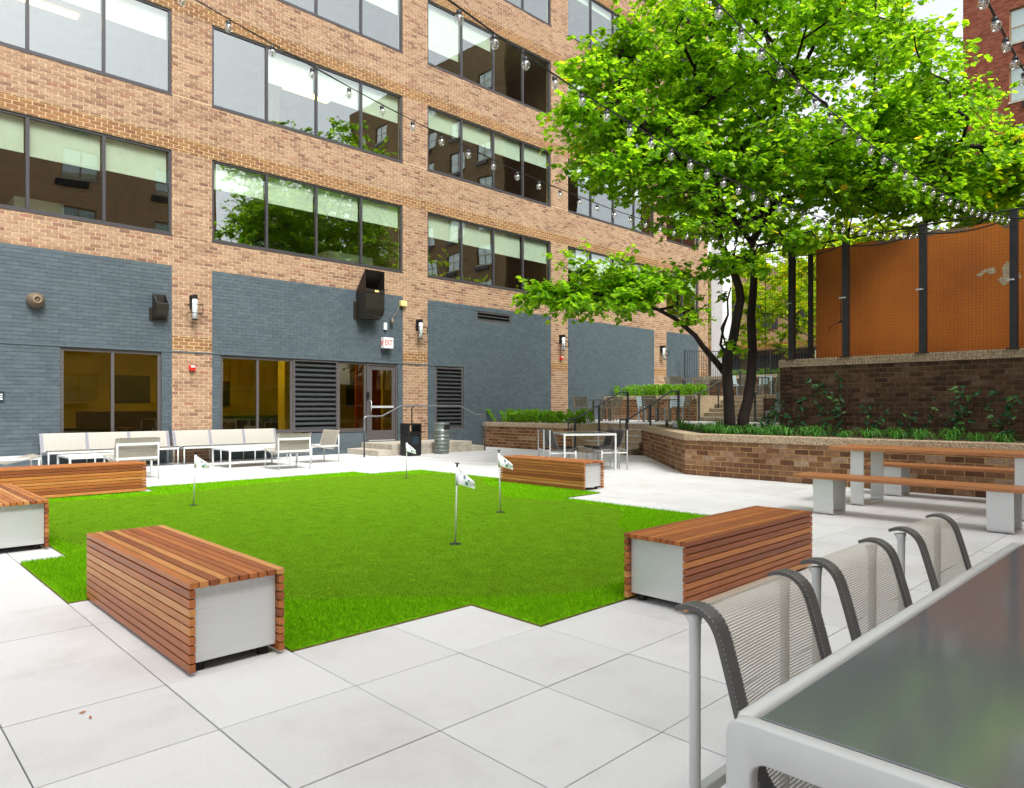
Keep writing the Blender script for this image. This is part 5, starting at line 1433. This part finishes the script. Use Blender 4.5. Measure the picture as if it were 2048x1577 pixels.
# hedges
def hedge(label, x0, x1, y0, y1, z0, h, n):
    t = thing('hedge', label, 'hedge', ((x0 + x1) / 2, (y0 + y1) / 2, z0), 0, 'low hedges in the planters')
    cx, cy = (x0 + x1) / 2, (y0 + y1) / 2
    m = int((x1 - x0) * (y1 - y0) * 26); sh = np.stack([nrg.uniform(x0, x1, m) - cx, nrg.uniform(y0, y1, m) - cy], 1); hh = h * nrg.uniform(.65, 1.05, m)
    idx = nrg.integers(0, m, n); f = nrg.uniform(.05, 1, n) ** .7
    ln = nrg.normal(0, .10, (m, 2))
    P = np.zeros((n, 3)); P[:, :2] = sh[idx] + ln[idx] * f[:, None] + nrg.normal(0, .035, (n, 2)); P[:, 2] = hh[idx] * f
    D = nrg.normal(0, .7, (n, 3)); D[:, 2] += 1.0
    Nn = nrg.normal(0, 1, (n, 3))
    V, F = leaf_cloud(P, D, Nn, nrg.uniform(.035, .07, n), .22, .05); link('foliage', np_mesh('foliage', V, F), M['hedge'], t)
    st = MB()
    for k in range(m): st.tube([(sh[k][0], sh[k][1], -.05), (sh[k][0] + ln[k][0], sh[k][1] + ln[k][1], hh[k] * .9)], [.006, .003], 4, False)
    st.build('stems', M['bark2'], t)
hedge('bright green hedge in the planter beside the grey painted wall', 15.28, 16.2, 13.1, 16.55, .74, .42, 15000)
hedge('bright green hedge on the terrace wall above the patio chairs', 21.45, 22.6, 12.9, 16.5, 1.62, .46, 15000)
hedge('low green planting behind the coping under the picket fence', 28.4, 29.2, 7.0, 15.6, 2.46, .45, 9000)

# liriope tufts along the planter, and vines at the foot of the retaining wall
def tuft_mesh(seed, n, h):
    g = np.random.default_rng(seed); b = MB()
    for _ in range(n):
        a_ = g.uniform(0, 2 * np.pi); L = h * g.uniform(.6, 1.15); wd = .007; out = g.uniform(.35, 1.0)
        d = Vector((math.cos(a_), math.sin(a_), 0)); s_ = Vector((-d.y, d.x, 0)) * wd; p0 = d * g.uniform(0, .03)
        p1 = p0 + d * L * .35 * out + Vector((0, 0, L * .62)); p2 = p0 + d * L * .85 * out + Vector((0, 0, L * (.75 - .25 * out))); p3 = p0 + d * L * 1.1 * out + Vector((0, 0, L * (.6 - .5 * out)))
        b.quad(p0 - s_, p0 + s_, p1 + s_, p1 - s_); b.quad(p1 - s_, p1 + s_, p2 + s_ * .8, p2 - s_ * .8); b.poly([p2 - s_ * .8, p2 + s_ * .8, p3])
    return b.mesh('liriope_tuft')
tm = [tuft_mesh(k, 46, .30) for k in range(4)]
for m_ in tm: m_.materials.append(M['liriope'])
k = 0
TX = []
for y in np.arange(0.2, 7.0, .40): TX.append((12.25 + rnd.uniform(-.12, .12), y + rnd.uniform(-.1, .1))); TX.append((12.75 + rnd.uniform(-.15, .15), y + .16 + rnd.uniform(-.1, .1)))
for f in np.arange(.0, 1.0, .09):
    TX.append((12.15 + 3.3 * f + .15, 7.1 + 3.2 * f - .45)); TX.append((12.5 + 3.0 * f + .35, 6.9 + 2.8 * f - .8))
for (x, y) in TX:
    o = link('liriope_tuft', tm[k % 4], None, None, (x, y, .695), rnd.uniform(0, 6), (1, 1, 1)); s_ = rnd.uniform(.6, 1.25); o.scale = (s_, s_, s_ * rnd.uniform(.85, 1.15))
    tag(o, 'grassy green liriope tuft planted in the mulch of the long brick planter', 'plant', 'liriope tufts in the long planter'); k += 1
def vine(x, y, h, n, label, seed):
    g = np.random.default_rng(seed); t = thing('climbing_vine', label, 'vine', (x, y, .69), 0, 'vines at the retaining wall')
    st = MB(); P, D = [], []
    for _ in range(3):
        p = Vector((0, 0, 0)); pts = [p.copy()]; hd = Vector((g.normal(0, .1), g.normal(0, .35), 1)).normalized(); H_ = h * g.uniform(.6, 1.1); k_ = int(H_ / .09)
        for q in range(k_):
            hd = (hd + Vector((g.normal(0, .1), g.normal(0, .28), .15))).normalized(); p = p + hd * .09; p.x = min(max(p.x, -.12), .10); pts.append(p.copy())
            for _k in range(int(n / k_ / 3) + 1):
                P.append(np.array(p) + g.normal(0, .05, 3) * np.array([.4, 1, .6])); D.append(np.array([g.normal(-.3, .4), g.normal(0, .9), g.normal(-.3, .4)]))
        st.tube(pts, .006, 5, False)
    st.build('stem', M['bark2'], t)
    P, D = np.array(P), np.array(D); Nn = g.normal(0, .5, P.shape); Nn[:, 0] -= .8; Nn[:, 2] += .6
    V, F = leaf_cloud(P, D, Nn, g.uniform(.07, .145, len(P)), .26, .06); link('foliage', np_mesh('foliage', V, F), M['vine'], t)
for i, (y, h, n) in enumerate(((6.3, .9, 40), (5.5, 1.5, 60), (4.7, .9, 30), (4.1, .8, 26), (3.3, 1.05, 46), (2.6, 1.15, 46), (2.1, .7, 26), (6.75, .7, 40))):
    vine(13.95, y, h, n, ['low broad leaved vine near the free end of the retaining wall', 'tall thin vine climbing almost to the coping', 'short sparse vine between two taller vines', 'short drooping vine under the middle post', 'leafy vine under the bare patches of the orange wall', 'broad leaved vine right of the paired wall studs', 'low vine at the end of the mesh', 'bushy dark vine at the corner of the retaining wall'][i], 20 + i)

# fallen leaves and twigs on the pavers
for i, (px, py) in enumerate(((165, 1427), (181, 1437), (1497, 994))):
    d = FX * EYE / (py - 814.5); p = at(px, py, d)
    b = MB(); b.poly([(-.022, 0, .004), (0, -.007, .002), (.022, .002, .006), (0, .008, .007)]); b.poly([(-.022, 0, .0025), (0, -.007, .001), (.022, .002, .0045), (0, .008, .0055)])
    o = b.build('fallen_leaf', mat('dry_leaf', (.42, .16, .04), .8) if i == 0 else bpy.data.materials['dry_leaf']); o.location = (p.x, p.y, .002); o.rotation_euler = (0, 0, i * 1.3); o.scale = (.75, .75, .75)
    tag(o, 'small dry brown leaf lying on the pale pavers', 'leaf', 'fallen leaves on the pavers')

# ------------------------------------------------------------------ buildings beyond
wc = thing('white_column', 'smooth white column at the corner of the office building', 'column', (29.45, 16.4, 1.6)); MB().box(-.40, .40, -.3, .3, 0, 17).build('shaft', M['concrete_light'], wc, .02); MB().box(-.46, .46, -.36, .36, 0, .3).build('plinth', M['concrete_light'], wc, .02)

def simple_block(name, label, face, u, nrm, L, H, loc, bmat, mmat, cols, rows, ww, wh, fx, fz, x_first, z_first, dep=10, sill=True, cl=.2235, cz=.0813, bricks=True, zb=0):
    """a far block: brick face with real window openings, frames, panes, sills"""
    t = thing(name, label, 'building', loc, math.atan2(u[1], u[0])); f = MB(); bk = Bricks((0, 0, 0), (1, 0, 0), (0, -1, 0), cl, cz, .012, .008, .004)
    def put(x0, x1, z0, z1):
        if x1 - x0 > .01 and z1 - z0 > .01:
            f.box(x0, x1, 0, .25, z0, z1)
            if bricks: bk.rect(x0, x1, z0, z1)
    zs = [z_first + r * fz for r in range(rows)]; xs = [x_first + c_ * fx for c_ in range(cols)]
    z = 0
    for r in range(rows):
        put(0, L, z, zs[r]); x = 0
        for c_ in range(cols): put(x, xs[c_], zs[r], zs[r] + wh); x = xs[c_] + ww
        put(x, L, zs[r], zs[r] + wh); z = zs[r] + wh
    put(0, L, z, H)
    f.build('wall', mmat, t)
    MB().box(0, .25, .251, dep, 0, H).build('side_wall', bmat, t); MB().box(L - .25, L, .251, dep, 0, H).build('side_wall', bmat, t); MB().box(.251, L - .251, dep - .25, dep, 0, H).build('rear_wall', bmat, t); MB().box(.252, L - .252, .252, dep - .252, H - .6, H - .3).build('roof', M['asphalt'], t)
    if bricks:
        sv_ = t.location.copy(); t.location = (0, 0, 0); bk.build(t, 'wall_bricks', bmat, None, 0); t.location = sv_
    fr = MB(); fr.box(0, ww, .10, .16, 0, .06); fr.box(0, ww, .10, .16, wh - .06, wh); fr.box(0, .06, .10, .16, .06, wh - .06); fr.box(ww - .06, ww, .10, .16, .06, wh - .06); fr.box(ww * .5 - .03, ww * .5 + .03, .10, .16, .06, wh - .06); fr.box(.06, ww * .5 - .03, .11, .15, wh * .45, wh * .45 + .05); fr.box(ww * .5 + .03, ww - .06, .11, .15, wh * .45, wh * .45 + .05)
    fm = fr.mesh('window'); fm.materials.append(M['steel_dark'] if not sill else mat(name + '_frame', (.30, .20, .09), .6))
    gm = MB().box(.061, ww - .061, .125, .130, .061, wh - .061).mesh('pane'); gm.materials.append(M['glass'])
    cm = MB().box(.02, ww - .02, .20, .22, .02, wh - .02).mesh('curtain'); cm.materials.append(M['curtain'])
    sm = MB().box(-.05, ww + .05, -.06, .09, -.10, -.003).mesh('sill'); sm.materials.append(M['concrete'])
    am = MB().box(ww * .25, ww + .2, -.10, .04, -.42, -.12).mesh('air_conditioner'); am.materials.append(M['black'])
    for r in range(rows):
        for c_ in range(cols):
            w_ = link('window', fm, None, t, (xs[c_], 0, zs[r])); link('pane', gm, None, w_); link('curtain', cm, None, w_)
            if sill: link('sill', sm, None, w_); link('air_conditioner', am, None, w_)
    return t
# red brick tower at the right: its face looks along -X, left edge at Y = 10
simple_block('brick_tower', 'red brick apartment tower with curtained windows beyond the trees', None, (0, -1), (-1, 0), 7.2, 31, (43.4, 10.0, 2.3), M['redbrick'], M['redmortar'], 1, 9, 2.3, 1.75, 4.3, 3.0, 2.05, 2.6, bricks=True)
# opposite block behind the viewer, seen in the office windows
simple_block('brick_apartments', 'brown brick apartment block facing the office windows across the courtyard', None, (-1, 0), (0, 1), 40, 19.6, (17.0, -10.0, 0), M['opp'], M['opp'], 8, 6, 1.7, 1.55, 4.6, 3.0, 1.8, 1.6, bricks=False)
simple_block('brick_tower', 'brown brick apartment tower past the red tower, seen in the office windows', None, (0, -1), (-1, 0), 26, 33, (43.4, -12.0, 2.3), M['dbrick'], M['dmortar'], 6, 9, 2.0, 1.7, 4.2, 3.2, 1.6, 2.6, bricks=False)
fb = thing('stone_building', 'tan stone building with ochre awning across the street', 'building', (47, 24, 2.45))
MB().box(-.2, 8, -9, 12, 0, 8.5).build('wall', M['tan_stone'], fb)
MB().prism([(-2.2, -9), (-.201, -9), (-.201, 4), (-2.2, 4)], 2.6, 3.1).build('awning', M['awning'], fb)
for k in range(6): MB().box(-.26, -.202, -8.2 + k * 3, -6.4 + k * 3, 4.2, 6.2).build('window', M['steel_dark'], fb); MB().box(-.25, -.203, -8.4 + k * 3, -6.3 + k * 3, .3, 2.4).build('shop_window', M['steel_dark'], fb)
